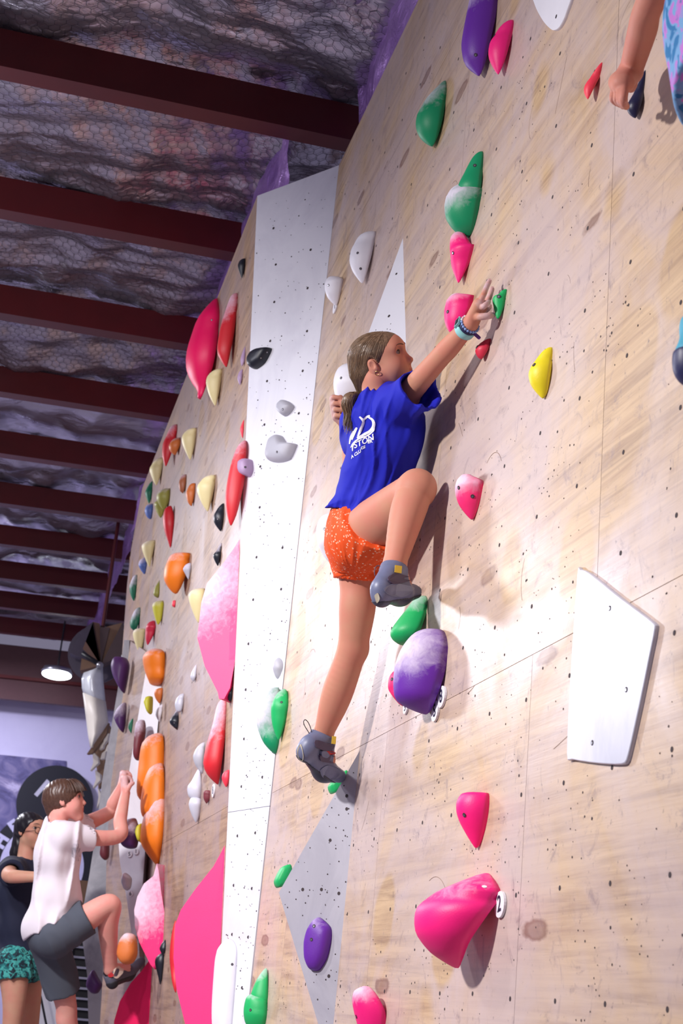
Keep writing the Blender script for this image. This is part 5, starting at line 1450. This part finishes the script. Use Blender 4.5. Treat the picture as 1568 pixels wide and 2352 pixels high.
chain(F, [B['hpL'], B['knL'], B['knL'] * .66 + B['anL'] * .34 + np.array([-.012, 0, 0]), B['anL']], [.095, .060, .058, .036], .03)
F.add(cone(B['anR'], at(300, 2225, 8.64), .034, .03), .02)
for w_, kn0, dy in ((B['wrR'], at(285, 1790, 8.66), 0), (B['wrL'], at(283, 1780, 8.78), .0)):
    kn = [kn0 + np.array([.0, .018 * (i - 1.5), .004 * i]) for i in range(4)]
    fg = [[q, q + np.array([.026, .010, .012]), q + np.array([.044, .012, -.006]), q + np.array([.034, .010, -.030])] for q in kn]
    hand_sdf(F, w_, kn, fg, [w_ + np.array([.008, -.022, .02]), w_ + np.array([.018, -.026, .045]), w_ + np.array([.034, -.018, .062])], .019, .0112, .008)
bax = frame(150, 1845, math.radians(6), math.radians(4)); bs = 1.02; HB = at(149, 1846, 8.50)
L = head_sdf(F, HB, bax, bs, ears=(1,))
F.add(cone(L(-.03, -.04, 0), B['nek'], .050, .054), .025)
bb = F.build('body', skin_b, boy, 1)
mouth = [L(.100, -.041, d) for d in (-.012, 0, .012)] + [L(.098, -.0525, d) for d in (-.010, 0, .010)]
vattr(bb, 'lip', lambda co: near(co, mouth, .006, .004) * .7); vattr(bb, 'chalk', lambda co: near(co, [B['wrR'] + (0, 0, .07), B['wrL'] + (0, 0, .07)], .03, .05) * .7)
eyes(L, bs, bax, boy, (70, 60, 50), skin_b)
dk = hair_mat('hair_dark_brown', lin(50, 32, 26), lin(104, 74, 60)); eyebrows(L, bs, boy, plain('brow_dark', lin(70, 46, 40), .7), bb)
Hh = Field(HB - .19, HB + .19, .005); A = np.array(bax)
Hh.add(ell(L(-.014, .046, 0), A, bs * np.array([.108, .094, .085])), .02)
Hh.add(ell(L(.045, .062, 0), A, bs * np.array([.062, .052, .066])), .02)
Hh.add(cone(L(-.085, .02, 0), L(-.075, -.055, 0), bs * .035, bs * .028), .03)
fl_b = L(.060, .030, 0); nfb = unit(bax[0] * .62 - bax[1] * .78)
def bcut(P):
    x, y, z = P[0] - fl_b[0], P[1] - fl_b[1], P[2] - fl_b[2]; pl = x * nfb[0] + y * nfb[1] + z * nfb[2]
    x, y, z = P[0] - HB[0], P[1] - HB[1], P[2] - HB[2]; ff = x * bax[0][0] + y * bax[0][1] + z * bax[0][2]
    return np.maximum(-pl, -.012 - ff)
Hh.add((bcut, HB - .18, HB + .18), .006, 's')
Hh.add(cone(L(-.006, -.008, .09), L(.04, -.03, .09), bs * .026, bs * .04), .008, 's')
Hh.perturb(lambda P: .0014 * np.sin(((P - HB) @ bax[0]) * 300 + 4 * vnoise2((P[:, 1]) * 40, P[:, 2] * 30, 6)), .015)
bh = Hh.build('hair', dk, boy, 0)
paths = []
for i in range(150):
    t0 = rng.uniform(-1.2, 1.2); f0 = rng.uniform(-.02, .075); l_ = rng.uniform(.07, .115)
    st = L(f0 * .6, .135, t0 * .02); pts = []
    for t in np.linspace(0, 1, 8):
        an = t * 1.25
        pts.append(L(f0 * (.6 + .6 * t) + .035 * math.sin(an), .046 + .088 * math.cos(an * .95) - .02 * t * t, .088 * math.sin(an) * np.sign(t0) * (.5 + .5 * abs(t0) / 1.2) ))
    paths.append(pts)
for i in range(70):
    sx = rng.uniform(-.055, .075); ln = rng.uniform(.05, .085)
    paths.append([L(.040 + .066 * math.sin(t * 1.35) , .118 - (.118 - .030) * t ** 1.5 + rng.normal(0, .001), sx * (.5 + .5 * t)) for t in np.linspace(0, 1, 7)])
strands('fringe_strands', paths, .0022, dk, bh)
# white t-shirt
wt = cloth_mat('white_cotton', lin(226, 218, 226), .85)
S_ = Field(ap.min(0) - .25, ap.max(0) + .25, .007)
S_.add(ell(B['che'], TB, (.185, .138, .18)), .06); S_.add(ell(B['wai'] + FWb * .02, TB, (.165, .135, .18)), .06); S_.add(ell(B['pel'] + UPb * .02, TB, (.19, .158, .15)), .05)
S_.add(cone(B['shL'], B['shR'], .068, .068), .05); S_.add(cone(B['nek'] - UPb * .06, B['nek'] - UPb * .02, .09, .07), .03)
for sh_, el_ in ((B['shR'], B['elR']), (B['shL'], B['elL'])):
    d = unit(el_ - sh_); c = sh_ + d * .165
    S_.add(cone(sh_, sh_ + d * .22 - np.array([0, 0, .012]), .075, .078), .04, cut=[(c, d)])
    S_.add(cone(c - d * .03, c + d * .08, .056, .07), .006, 's')
S_.add(cone(B['nek'] - UPb * .0, L(-.01, -.05, 0), .068, .08), .01, 's')
S_.cut(at(108, 2128, 8.45), unit(-UPb * 1.0 + FWb * .55))
fdb = unit(B['shR'] - B['pel']); fxb = unit(np.cross(fdb, -unit(ray(130, 2000))))
S_.perturb(lambda P: -.016 * np.clip(1 - np.abs(vnoise2(((P - B['che']) @ fxb) * 15 + 30, ((P - B['che']) @ fdb) * 2.4 + 9, 41) - .5) * 4, -.3, 1), .03)
ts_ = S_.build('t_shirt', wt, boy, 1)
# dark print on the chest
pm_ = painted('grey_print', lin(206, 198, 208), lin(74, 70, 88), 1.0, .85); pm_.node_tree.nodes['Noise Texture'].inputs['Scale'].default_value = 22
svb = BVHTree.FromPolygons([v.co.copy() for v in ts_.data.vertices], [tuple(p.vertices) for p in ts_.data.polygons])
V = []; Fc = []
for i in range(7):
    for j in range(9):
        h = svb.ray_cast(Vector(at(165 + 3.2 * i, 1938 + 5 * j, 7.6)), Vector(unit(ray(165 + 3.2 * i, 1938 + 5 * j))))
        V.append(np.array(h[0]) + np.array([0, -.003, 0]) if h[0] is not None else None)
for i in range(6):
    for j in range(8):
        q = (i * 9 + j, i * 9 + j + 1, (i + 1) * 9 + j + 1, (i + 1) * 9 + j)
        if all(V[k] is not None for k in q) and (i - 2.5) ** 2 / 9.5 + (j - 3.5) ** 2 / 17 < 1: Fc.append(q)
mesh('shirt_print', [v if v is not None else (0, 0, 0) for v in V], Fc, pm_, ts_) if Fc else None
# grey shorts
gr = cloth_mat('charcoal_cotton', lin(74, 80, 92), .85)
O = Field(ap.min(0) - .25, ap.max(0) + .25, .007)
O.add(ell(B['pel'], TB, (.168, .135, .135)), .05)
for hp_, kn_, ln, r in ((B['hpR'], B['knR'], .60, .108), (B['hpL'], B['knL'], .86, .104)):
    d = unit(kn_ - hp_); LL = np.linalg.norm(kn_ - hp_); c = hp_ + d * LL * ln
    O.add(cone(hp_, hp_ + d * LL * (ln + .2), r, .095), .05, cut=[(c, d)]); O.add(cone(c - d * .03, c + d * .1, .074, .09), .006, 's')
O.perturb(lambda P: -.007 * np.clip(1 - np.abs(vnoise2(P[:, 0] * 12 + 7 + P[:, 2] * 9, P[:, 1] * 5 + P[:, 2] * 4, 43) - .5) * 4, -.3, 1), .03)
O.build('shorts', gr, boy, 1)
# raised climbing shoe
shb, _ = shoe(boy, B['anR'] + np.array([0, 0, -.015]), at(258, 2258, 8.50), at(293, 2236, 8.64), at(324, 2208, 8.72), 1.15, plain('grey_shoe', lin(84, 84, 100), .5), M['dark'], unit(np.array([-.35, 0, .9])), h=.005)
patch(shb, 'instep_panel', [(254,2236),(266,2222),(282,2218),(280,2236),(266,2248)], plain('cream_panel', lin(220, 206, 190), .6), shb, .002, .004)
patch(shb, 'instep_stripe', [(250,2238),(257,2235),(260,2242),(252,2246)], redm, shb, .007, .003)

# ================================================================== THE WOMAN STANDING BEHIND HIM
wom = empty('person', tuple(at(45, 2600, 9.6)))
tag(wom, 'woman in a navy t-shirt, teal shorts and glasses standing behind the boy', 'person')
W = dict(nek=at(58, 1978, 9.62), che=at(45, 2050, 9.62), wai=at(45, 2130, 9.62), pel=at(45, 2205, 9.62), shR=at(28, 1998, 9.45), elR=at(24, 2012, 9.15), wrR=at(92, 2014, 9.05),
         shL=at(85, 1998, 9.85), elL=at(100, 2080, 9.9), wrL=at(110, 2150, 9.85), hpR=at(32, 2215, 9.52), knR=at(30, 2330, 9.5), anR=at(15, 2460, 9.6), hpL=at(62, 2215, 9.72), knL=at(68, 2335, 9.72), anL=at(64, 2465, 9.8))
for k_ in ('anR', 'anL'): W[k_][2] = .09
UPw = unit(W['nek'] - W['pel']); LTw = unit(W['shR'] - W['shL']); LTw = unit(LTw - UPw * LTw.dot(UPw)); FWw = np.cross(UPw, LTw); TW = np.array([LTw, FWw, UPw])
skin_w = skin_mat('skin_woman', lin(202, 154, 128), lin(204, 142, 122))
ap = np.array(list(W.values())); F = Field(ap.min(0) - .22, ap.max(0) + (.2, .2, .34), .008)
F.add(ell(W['pel'], TW, (.16, .12, .13)), .05); F.add(ell(W['wai'], TW, (.13, .10, .15)), .06); F.add(ell(W['che'], TW, (.15, .115, .17)), .06)
F.add(cone(W['shL'], W['shR'], .055, .055), .05)
chain(F, [W['shR'], W['elR'], W['wrR']], [.05, .042, .028], .03); chain(F, [W['shL'], W['elL'], W['wrL']], [.05, .04, .028], .03)
chain(F, [W['hpR'], W['knR'], W['anR']], [.10, .062, .04], .04); chain(F, [W['hpL'], W['knL'], W['anL']], [.10, .062, .04], .04)
for an_ in (W['anR'], W['anL']): F.add(cone(an_ - np.array([0, 0, .05]), an_ + np.array([.13, -.10, -.06]), .04, .03), .03)
for w_, dd_ in ((W['wrR'], unit(W['wrR'] - W['elR'])), (W['wrL'], unit(W['wrL'] - W['elL']))):
    kn = [w_ + dd_ * .085 + np.array([0, 0, .018 * (i - 1.5)]) for i in range(4)]
    hand_sdf(F, w_, kn, [[q, q + dd_ * .035, q + dd_ * .06 + np.array([.01, 0, 0]), q + dd_ * .075 + np.array([.02, 0, 0])] for q in kn], [w_ + dd_ * .02, w_ + dd_ * .05 + np.array([0, -.02, .04]), w_ + dd_ * .075 + np.array([0, -.02, .05])], .017, .011, .01)
wax = frame(72, 1912, math.radians(4), math.radians(48)); ws = 1.0; HW = at(70, 1914, 9.62)
L = head_sdf(F, HW, wax, ws, ears=(1,))
F.add(cone(L(-.03, -.04, 0), W['nek'], .05, .055), .03)
wb_ = F.build('body', skin_w, wom, 1)
vattr(wb_, 'lip', lambda co: near(co, [L(.100, -.041, d) for d in (-.012, 0, .012)] + [L(.098, -.0525, 0)], .008, .005) * .6); vattr(wb_, 'chalk', lambda co: np.zeros(len(co)))
eyes(L, ws, wax, wom, (40, 28, 24), skin_w)
bk = hair_mat('hair_black', lin(12, 10, 14), lin(36, 30, 40)); eyebrows(L, ws, wom, bk, wb_)
Hh = Field(HW - .22, HW + .2, .006); A = np.array(wax)
Hh.add(ell(L(-.016, .046, 0), A, ws * np.array([.104, .090, .084])), .02)
Hh.add(ell(L(.045, .060, 0), A, ws * np.array([.054, .050, .062])), .02)
fl_w = L(.062, .055, 0); nfw = unit(wax[0] * .70 - wax[1] * .72)
def wcut(P):
    x, y, z = P[0] - fl_w[0], P[1] - fl_w[1], P[2] - fl_w[2]; pl = x * nfw[0] + y * nfw[1] + z * nfw[2]
    x, y, z = P[0] - HW[0], P[1] - HW[1], P[2] - HW[2]; ff = x * wax[0][0] + y * wax[0][1] + z * wax[0][2]
    return np.maximum(-pl, -.012 - ff)
Hh.add((wcut, HW - .2, HW + .2), .006, 's')
chain(Hh, [L(-.085, .01, 0), at(48, 1935, 9.68), at(36, 1960, 9.68)], [.05, .055, .04], .02)
Hh.perturb(lambda P: .0012 * np.sin(P[:, 0] * 190 + P[:, 2] * 90 + 5 * vnoise2(P[:, 1] * 30, P[:, 2] * 30, 8)), .015)
Hh.build('hair', bk, wom, 0)
gm = plain('glasses_frame', lin(60, 50, 56), .3, .5); gl = empty('glasses', (0, 0, 0), wom); gl.location = (0, 0, 0); gl.matrix_parent_inverse = Matrix.Translation(wom.location).inverted()
for d in (1, -1):
    c = L(.108, .014, d * .034)
    MB().tube([c + ws * (wax[2] * .024 * math.cos(a) + wax[1] * .019 * math.sin(a)) for a in np.linspace(0, 2 * math.pi, 17)], .0024, 6, False).build('glasses_rim', gm, gl, True)
    MB().tube([c + wax[2] * d * .024, L(.05, .016, d * .074), L(-.01, .012, d * .078)], .002, 6).build('glasses_temple', gm, gl, True)
MB().tube([L(.110, .016, .011), L(.113, .018, 0), L(.110, .016, -.011)], .002, 6).build('glasses_bridge', gm, gl, True)
nv = cloth_mat('navy_cotton', lin(24, 30, 56), .85)
S_ = Field(ap.min(0) - .25, ap.max(0) + .3, .009)
S_.add(ell(W['che'], TW, (.175, .145, .18)), .06); S_.add(ell(W['wai'], TW, (.17, .145, .18)), .06); S_.add(ell(W['pel'] + UPw * .02, TW, (.18, .15, .12)), .06)
S_.add(cone(W['shL'], W['shR'], .065, .065), .05); S_.add(cone(W['nek'] - UPw * .06, W['nek'] - UPw * .03, .09, .065), .03)
for sh_, el_ in ((W['shR'], W['elR']), (W['shL'], W['elL'])):
    d = unit(el_ - sh_); c = sh_ + d * .17
    S_.add(cone(sh_, sh_ + d * .24, .075, .075), .04, cut=[(c, d)]); S_.add(cone(c - d * .02, c + d * .08, .056, .07), .006, 's')
S_.add(cone(W['nek'] + UPw * .01, L(0, -.05, 0), .06, .08), .01, 's')
S_.cut(W['pel'] - UPw * .03, -UPw)
S_.perturb(lambda P: -.008 * np.clip(1 - np.abs(vnoise2(P[:, 0] * 12 + 7 + P[:, 2] * 6, P[:, 2] * 3, 47) - .5) * 4, -.3, 1), .03)
S_.build('t_shirt', nv, wom, 1)
def print_mat(name, a, b_, c, sc=26, t=(.42, .5, .62)):
    m, nt, bs_ = new_mat(name)
    f = noise(nt, coords(nt), sc, 2, .5, 1.2)
    nt.links.new(ramp(nt, f, [(t[0], a), (t[0] + .04, b_), (t[1], b_), (t[1] + .04, c), (t[2], c), (t[2] + .04, a)]), bs_.inputs['Base Color']); bs_.inputs['Roughness'].default_value = .85
    return m
O = Field(ap.min(0) - .25, ap.max(0) + .25, .009)
O.add(ell(W['pel'] - UPw * .02, TW, (.175, .145, .12)), .05)
for hp_, kn_ in ((W['hpR'], W['knR']), (W['hpL'], W['knL'])):
    d = unit(kn_ - hp_); c = hp_ + d * .09
    O.add(cone(hp_, hp_ + d * .2, .118, .125), .05, cut=[(c, d)]); O.add(cone(c - d * .02, c + d * .1, .098, .115), .006, 's')
O.perturb(lambda P: -.008 * np.clip(1 - np.abs(vnoise2(P[:, 0] * 22 + 7, P[:, 1] * 14 + P[:, 2] * 4, 49) - .5) * 4, -.3, 1), .03)
O.build('shorts', print_mat('teal_print', lin(20, 40, 52), lin(24, 110, 112), lin(70, 168, 160)), wom, 1)

# ================================================================== THE CLIMBER AT THE TOP RIGHT, MOSTLY OUT OF FRAME
ch = empty('person', tuple(at_x(1592, 860, 1.0)))
tag(ch, 'climber in blue and pink patterned shorts half out of frame at top right', 'person')
K = dict(wr=at(1448, 165, 2.44), el=at_x(1492, 8, 1.02), sh=at_x(1585, -190, 1.0), che=at_x(1690, -170, .98), pel=at_x(1705, 10, .985), hpR=at_x(1680, 80, 1.0), hpL=at_x(1745, 80, .93), knR=at_x(1745, 380, .97), anR=at_x(1618, 745, 1.02), nek=at_x(1690, -330, .98), hd=at_x(1700, -440, .98))
K['shL'] = K['sh'] + np.array([-.01, -.30, .0]); K['elL'] = K['shL'] + np.array([.02, -.10, .20]); K['wrL'] = K['elL'] + np.array([.05, .02, .20])
K['knL'] = K['hpL'] + np.array([.02, -.10, -.30]); K['anL'] = K['knL'] + np.array([.06, .0, -.30])
skin_c = skin_mat('skin_climber', lin(204, 140, 120), lin(206, 132, 116))
ap = np.array(list(K.values())); F = Field(ap.min(0) - .16, np.minimum(ap.max(0) + .16, (1.149, 9, 9)), .0042)
UPc = unit(K['che'] - K['pel']); LTc = unit(K['hpR'] - K['hpL']); LTc = unit(LTc - UPc * LTc.dot(UPc)); TC = np.array([LTc, np.cross(UPc, LTc), UPc])
F.add(ell(K['pel'], TC, (.115, .095, .10)), .04); F.add(ell(K['che'] * .5 + K['pel'] * .5, TC, (.10, .08, .12)), .05); F.add(ell(K['che'], TC, (.12, .09, .12)), .05)
chain(F, [K['che'], K['sh'], K['el'], K['el'] * .62 + K['wr'] * .38, K['wr']], [.05, .038, .029, .030, .0245], .02)
chain(F, [K['che'], K['shL'], K['elL'], K['wrL']], [.05, .042, .034, .025], .025)
chain(F, [K['hpR'], K['knR'], K['knR'] * .66 + K['anR'] * .34, K['anR']], [.085, .052, .050, .032], .03)
chain(F, [K['hpL'], K['knL'], K['anL']], [.085, .05, .032], .03)
chain(F, [K['che'], K['nek'], K['hd']], [.05, .045, .085], .03); F.add(cone(K['anR'], at_x(1606, 820, 1.03), .032, .028), .02); F.add(cone(K['anL'], K['anL'] + np.array([.05, 0, -.05]), .032, .028), .02)
def cp(x, y, Y): return at(1380 + x / 7.84, y / 7.84, Y)
kn = [cp(330, 1480, 2.415), cp(300, 1560, 2.44), cp(345, 1600, 2.40), cp(420, 1590, 2.395)]
fg = [[cp(300, 1480, 2.43), cp(232, 1690, 2.44), cp(225, 1790, 2.45), cp(300, 1860, 2.47)],
      [cp(330, 1500, 2.415), cp(290, 1700, 2.415), cp(290, 1800, 2.42), cp(345, 1880, 2.445)],
      [cp(370, 1500, 2.40), cp(345, 1710, 2.395), cp(350, 1820, 2.40), cp(400, 1910, 2.425)],
      [cp(430, 1500, 2.395), cp(410, 1700, 2.385), cp(405, 1830, 2.39), cp(455, 1925, 2.41)]]
hand_sdf(F, K['wr'], [f[0] for f in fg], fg, [cp(500, 1350, 2.42), cp(570, 1480, 2.43), cp(540, 1600, 2.45)], .0185, .0088, .007)
cb = F.build('body', skin_c, ch, 1); vattr(cb, 'lip', lambda co: np.zeros(len(co))); vattr(cb, 'chalk', lambda co: near(co, [f[-2] for f in fg], .008, .02) * .4)
fl_m = print_mat('blue_pink_print', lin(44, 120, 176), lin(120, 170, 216), lin(196, 122, 208), 22, (.40, .52, .68))
O = Field(ap.min(0) - .2, np.minimum(ap.max(0) + .2, (1.147, 9, 9)), .0055)
O.add(ell(K['pel'], TC, (.135, .115, .12)), .04); O.add(ell(K['pel'] * .7 + K['che'] * .3, TC, (.12, .10, .11)), .04)
for hp_, kn_ in ((K['hpR'], K['knR']), (K['hpL'], K['knL'])):
    d = unit(kn_ - hp_); c = hp_ + d * .155
    O.add(cone(hp_, hp_ + d * .22, .102, .112), .04, cut=[(c, d)]); O.add(cone(c - d * .03, c + d * .1, .088, .10), .006, 's')
O.perturb(lambda P: -.005 * np.clip(1 - np.abs(vnoise2(P[:, 0] * 20 + 7, P[:, 1] * 16 + P[:, 2] * 5, 51) - .5) * 4, -.3, 1), .03)
O.build('shorts', fl_m, ch, 1)
S_ = Field(ap.min(0) - .2, np.minimum(ap.max(0) + .2, (1.147, 9, 9)), .007)
S_.add(ell(K['che'], TC, (.14, .11, .15)), .05); S_.add(ell(K['che'] * .5 + K['pel'] * .5, TC, (.13, .105, .12)), .05); S_.cut(K['pel'] + UPc * .05, -UPc)
S_.build('t_shirt', cloth_mat('teal_cotton', lin(60, 130, 170), .85), ch, 1)
dk2 = hair_mat('hair_brown_dark', lin(50, 36, 30), lin(90, 66, 54))
Hh = Field(K['hd'] - .13, K['hd'] + .13, .006); Hh.add(ball(K['hd'] + np.array([-.01, 0, .01]), .094), .01); Hh.add(ball(K['hd'] + np.array([.07, 0, -.05]), .075), .01, 's'); Hh.build('hair', dk2, ch, 0)
shc, _ = shoe(ch, K['anR'] + np.array([0, 0, -.005]), at_x(1592, 850, .99), at_x(1618, 842, 1.05), at_x(1650, 830, 1.10), 1.0, plain('teal_shoe', lin(80, 176, 204), .5), plain('navy_sole', lin(48, 50, 96), .45), unit(np.array([0, -.1, 1])), h=.004)
shoe(ch, K['anL'], K['anL'] + np.array([-.03, .01, -.05]), K['anL'] + np.array([.03, .03, -.06]), K['anL'] + np.array([.07, .03, -.06]), 1.0, bpy.data.materials['teal_shoe'], bpy.data.materials['navy_sole'], (0, 0, 1), h=.005)

# ================================================================== BACKGROUND THINGS
# lamp under the far purlins
lc = at(130, 1550, 18.4)
lamp = empty('ceiling_lamp', tuple(lc)); tag(lamp, 'glowing round lamp hanging under the roof at the far end', 'lamp')
m, nt, b = new_mat('lamp_glow'); b.inputs['Emission Color'].default_value = (.86, .93, 1, 1); b.inputs['Emission Strength'].default_value = 26; b.inputs['Base Color'].default_value = (1, 1, 1, 1)
MB().ball(lc, np.array([.185, .185, .055]), 24, 10).build('diffuser', m, lamp, True)
MB().tube([lc + (0, 0, .03), lc + (0, 0, .09), lc + (0, 0, .10)], [.20, .17, .06], 24).build('housing', M['steel'], lamp, True)
MB().tube([lc + (0, 0, .09), lc + (0, 0, .70)], .012, 6).build('hanger', M['black'], lamp)

# poster and round signs on the back wall
def bw(px, py, off=.0):
    return on(px, py, (0, 20.0 - off, 0), unit((YAW, -1, 0)))
bn = unit((YAW, -1, 0))
m, nt, b = new_mat('poster_print')
f = noise(nt, coords(nt, (1, 1, 1.4)), 1.6, 6, .62, 1.0)
nt.links.new(ramp(nt, f, [(.34, lin(58, 50, 92)), (.47, lin(96, 90, 140)), (.56, lin(130, 120, 160)), (.68, lin(190, 180, 216))]), b.inputs['Base Color']); b.inputs['Roughness'].default_value = .6
o = MB().prism([bw(-120, 1722, .012), bw(153, 1748, .012), bw(150, 1905, .012), bw(-120, 1930, .012)], -bn * .01).build('poster', m, None, fix=True)
tag(o, 'purple and grey rock picture on the lavender back wall', 'poster')
def wall_disc(c, r, off, th, n=56, r0=0.0):
    up = np.array([0, 0, 1.0]); rt = unit(np.cross(up, bn)); rt = rt if rt[0] > 0 else -rt
    V = []; F = []
    rr = [(r0, th), (r, th), (r, 0), (r0, 0)]
    for a_, t_ in rr:
        for j in range(n): an = 2 * math.pi * j / n; V.append(c + bn * (off + t_) + a_ * (rt * math.cos(an) + up * math.sin(an)))
    for i in range(4):
        for j in range(n): F.append((i * n + j, i * n + (j + 1) % n, ((i + 1) % 4) * n + (j + 1) % n, ((i + 1) % 4) * n + j))
    return V, F, rt, up
inkb = plain('sign_black', lin(20, 20, 34), .5); wl = plain('sign_white', lin(196, 192, 226), .6); gl_ = plain('sign_grey', lin(190, 186, 204), .5)
c1 = bw(95, 1992); rad = .72
V, F, rt, up = wall_disc(c1, rad, .03, .03, r0=.0); sg = mesh('wall_sign', V, F, inkb); fix_normals(sg)
tag(sg, 'large round black sign with a white middle and lettering round its rim', 'sign')
V, F, _, _ = wall_disc(c1, rad * .76, .062, .004); fix_normals(mesh('sign_face', V, F, wl, sg))
for tx, an in (('H', 155), ('E', 133)):
    if tx in 'TR': continue
    V, F = text_vf(tx, .23, .012); a = math.radians(an); rot = a - math.pi / 2
    V = [c1 + bn * .064 + (rt * math.cos(a) + up * math.sin(a)) * rad * .88 + rt * (v[0] * math.cos(rot) - v[1] * math.sin(rot)) + up * (v[0] * math.sin(rot) + v[1] * math.cos(rot)) for v in V]
    mesh('letter', V, F, wl, sg)
c2 = bw(124, 1848); V, F, rt, up = wall_disc(c2, .505, .10, .03); s2 = mesh('wall_sign', V, F, inkb); fix_normals(s2); tag(s2, 'round black sign with a grey letter N above the larger round sign', 'sign')
V, F = text_vf('N', .34, .012); a = math.radians(-32)
mesh('letter', [c2 + bn * .134 + rt * (-.13 + v[0] * math.cos(a) - v[1] * math.sin(a)) + up * (.12 + v[0] * math.sin(a) + v[1] * math.cos(a)) for v in V], F, gl_, s2)

# slatted rack between the boy's legs and the end bay
rk = empty('slatted_rack', tuple(at(180, 2250, 13.5))); tag(rk, "dark rack with pale horizontal slats behind the boy's legs", 'rack')
x0, x1 = at(168, 2250, 13.5)[0], at(200, 2250, 13.5)[0]
MB().box((x0 - .06, 13.56, .05), (x1 + .10, 13.62, 1.30)).build('back_board', M['black'], rk)
for z in np.arange(.12, 1.28, .085): MB().box((x0 - .06, 13.50, z), (x1 + .10, 13.52, z + .018)).build('slat', plain('slat_grey', lin(150, 148, 168), .5) if 'slat_grey' not in bpy.data.materials else bpy.data.materials['slat_grey'], rk)
for x in (x0 - .075, x1 + .10): MB().box((x, 13.48, 0), (x + .03, 13.64, 1.32)).build('upright', bpy.data.materials['slat_grey'], rk)
o = MB().box((x0 - .1, 13.3, 1.325), (x1 + .2, 13.7, 1.62)).build('carton', plain('cardboard', lin(120, 90, 70), .8), None)
tag(o, 'brown cardboard box standing on the slatted rack', 'box')

# white board and cable low behind the woman
o = MB().prism([at(92, 2230, 15.0), at(130, 2235, 15.0), at(132, 2420, 15.0), at(70, 2420, 15.0)], (0, .05, 0)).build('leaning_board', M['white'], None, fix=True)
tag(o, "pale board leaning behind the boy's standing leg", 'board')
o = MB().tube([at(70 + 45 * t, 2240 + 150 * t - 60 * math.sin(3 * t) * (1 - t), 14.6) for t in np.linspace(0, 1, 12)], .012, 6).build('cable', M['black'], None, True)
tag(o, 'thin black cable hanging in front of the pale board', 'cable')

# hanging sculpted feature beyond the far wall: segmented hood, pale curved body, ragged lower pieces
YF = 13.2
ft = empty('hanging_sculpture', tuple(at(220, 1500, YF))); tag(ft, 'pale curved hanging shape with ragged edges under a brown segmented hood', 'sculpture')
hoodm = [plain('hood_brown', lin(116, 86, 74), .7), plain('hood_dark', lin(84, 66, 68), .7), plain('hood_tan', lin(132, 102, 82), .7), plain('hood_grey', lin(70, 62, 80), .6)]
def slab(pts, Y, th, name, mat): return MB().prism([at(x, y, Y) for x, y in pts], (0.02, th, 0)).build(name, mat, ft, fix=True)
hub = (231, 1528)
hc = at(224, 1502, YF + .3)
MB().tube([hc, hc + np.array([0.01, .1, 0])], [.275, .26], 28).build('hood_drum', hoodm[3], ft)
segs = [((183, 1452), (213, 1428), 3), ((160, 1500), (186, 1450), 3), ((213, 1428), (229, 1432), 0), ((190, 1490), (213, 1430), 0), ((186, 1450), (213, 1428), 2), ((243, 1440), (281, 1430), 2), ((281, 1430), (290, 1500), 1), ((229, 1440), (252, 1442), 1), ((184, 1540), (190, 1490), 2)]
for i, (a, c, k) in enumerate(segs):
    slab([hub, a, c], YF + .02 * (i % 3), .16, 'hood_panel', hoodm[k])
o = MB().tube([at(188, 1500, YF - .05), at(228, 1526, YF - .06)], .022, 8).build('hood_strut', M['black'], ft, True)
MB().ball(at(229, 1528, YF - .08), .035, 12, 8).build('hub', M['steel'], ft, True)
hg = at(236, 1440, YF + .1); MB().tube([hg, np.array([hg[0], hg[1], 5.06])], .018, 8).build('hanger', M['beam'], ft)
bodym = plain('pale_skin_board', lin(246, 238, 226), .45, 0, .03); lit = plain('lit_board', lin(236, 240, 246), .3, .2)  # board colours raised to stand in for the lamp's bright reflection
def curved(pl, pr, Y, name, mat, bow=.10):
    """board bent across its width"""
    V = []; F = []; n = 9
    for (l, r) in zip(pl, pr):
        for j in range(n):
            t = j / (n - 1); x = l[0] * (1 - t) + r[0] * t; y = l[1] * (1 - t) + r[1] * t
            V.append(at(x, y, Y - bow * math.sin(math.pi * t)))
    for i in range(len(pl) - 1):
        for j in range(n - 1): F.append((i * n + j, i * n + j + 1, (i + 1) * n + j + 1, (i + 1) * n + j))
    o = mesh(name, V, F, mat, ft, True); md = o.modifiers.new('thick', 'SOLIDIFY'); md.thickness = .02; md.offset = 1; return o
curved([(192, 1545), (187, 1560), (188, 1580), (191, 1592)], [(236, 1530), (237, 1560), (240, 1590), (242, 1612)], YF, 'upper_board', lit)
curved([(190, 1591), (196, 1640), (202, 1690), (207, 1718)], [(243, 1611), (249, 1660), (236, 1680), (214, 1712)], YF, 'lower_board', bodym)
rag = [[(249, 1660), (236, 1680), (222, 1700), (206, 1722), (199, 1732), (212, 1730), (226, 1712), (244, 1686)],
       [(212, 1725), (224, 1738), (226, 1752), (207, 1770), (214, 1752)], [(218, 1768), (230, 1778), (230, 1792), (213, 1810), (220, 1790)], [(224, 1808), (232, 1825), (230, 1840), (222, 1856), (226, 1830)],
       [(240, 1690), (250, 1684), (246, 1700), (236, 1712)], [(232, 1708), (240, 1702), (236, 1718), (228, 1722)], [(246, 1712), (252, 1706), (248, 1724), (240, 1728)], [(234, 1730), (244, 1722), (240, 1742), (230, 1744)]]
for i, pl in enumerate(rag): slab(pl, YF + .05 + .03 * (i % 3), .05, 'ragged_piece', bodym if i != 0 else hoodm[2])
slab([(214, 1722), (250, 1665), (258, 1690), (240, 1750), (236, 1800), (226, 1812), (222, 1765)], YF + .25, .05, 'back_board', hoodm[2])
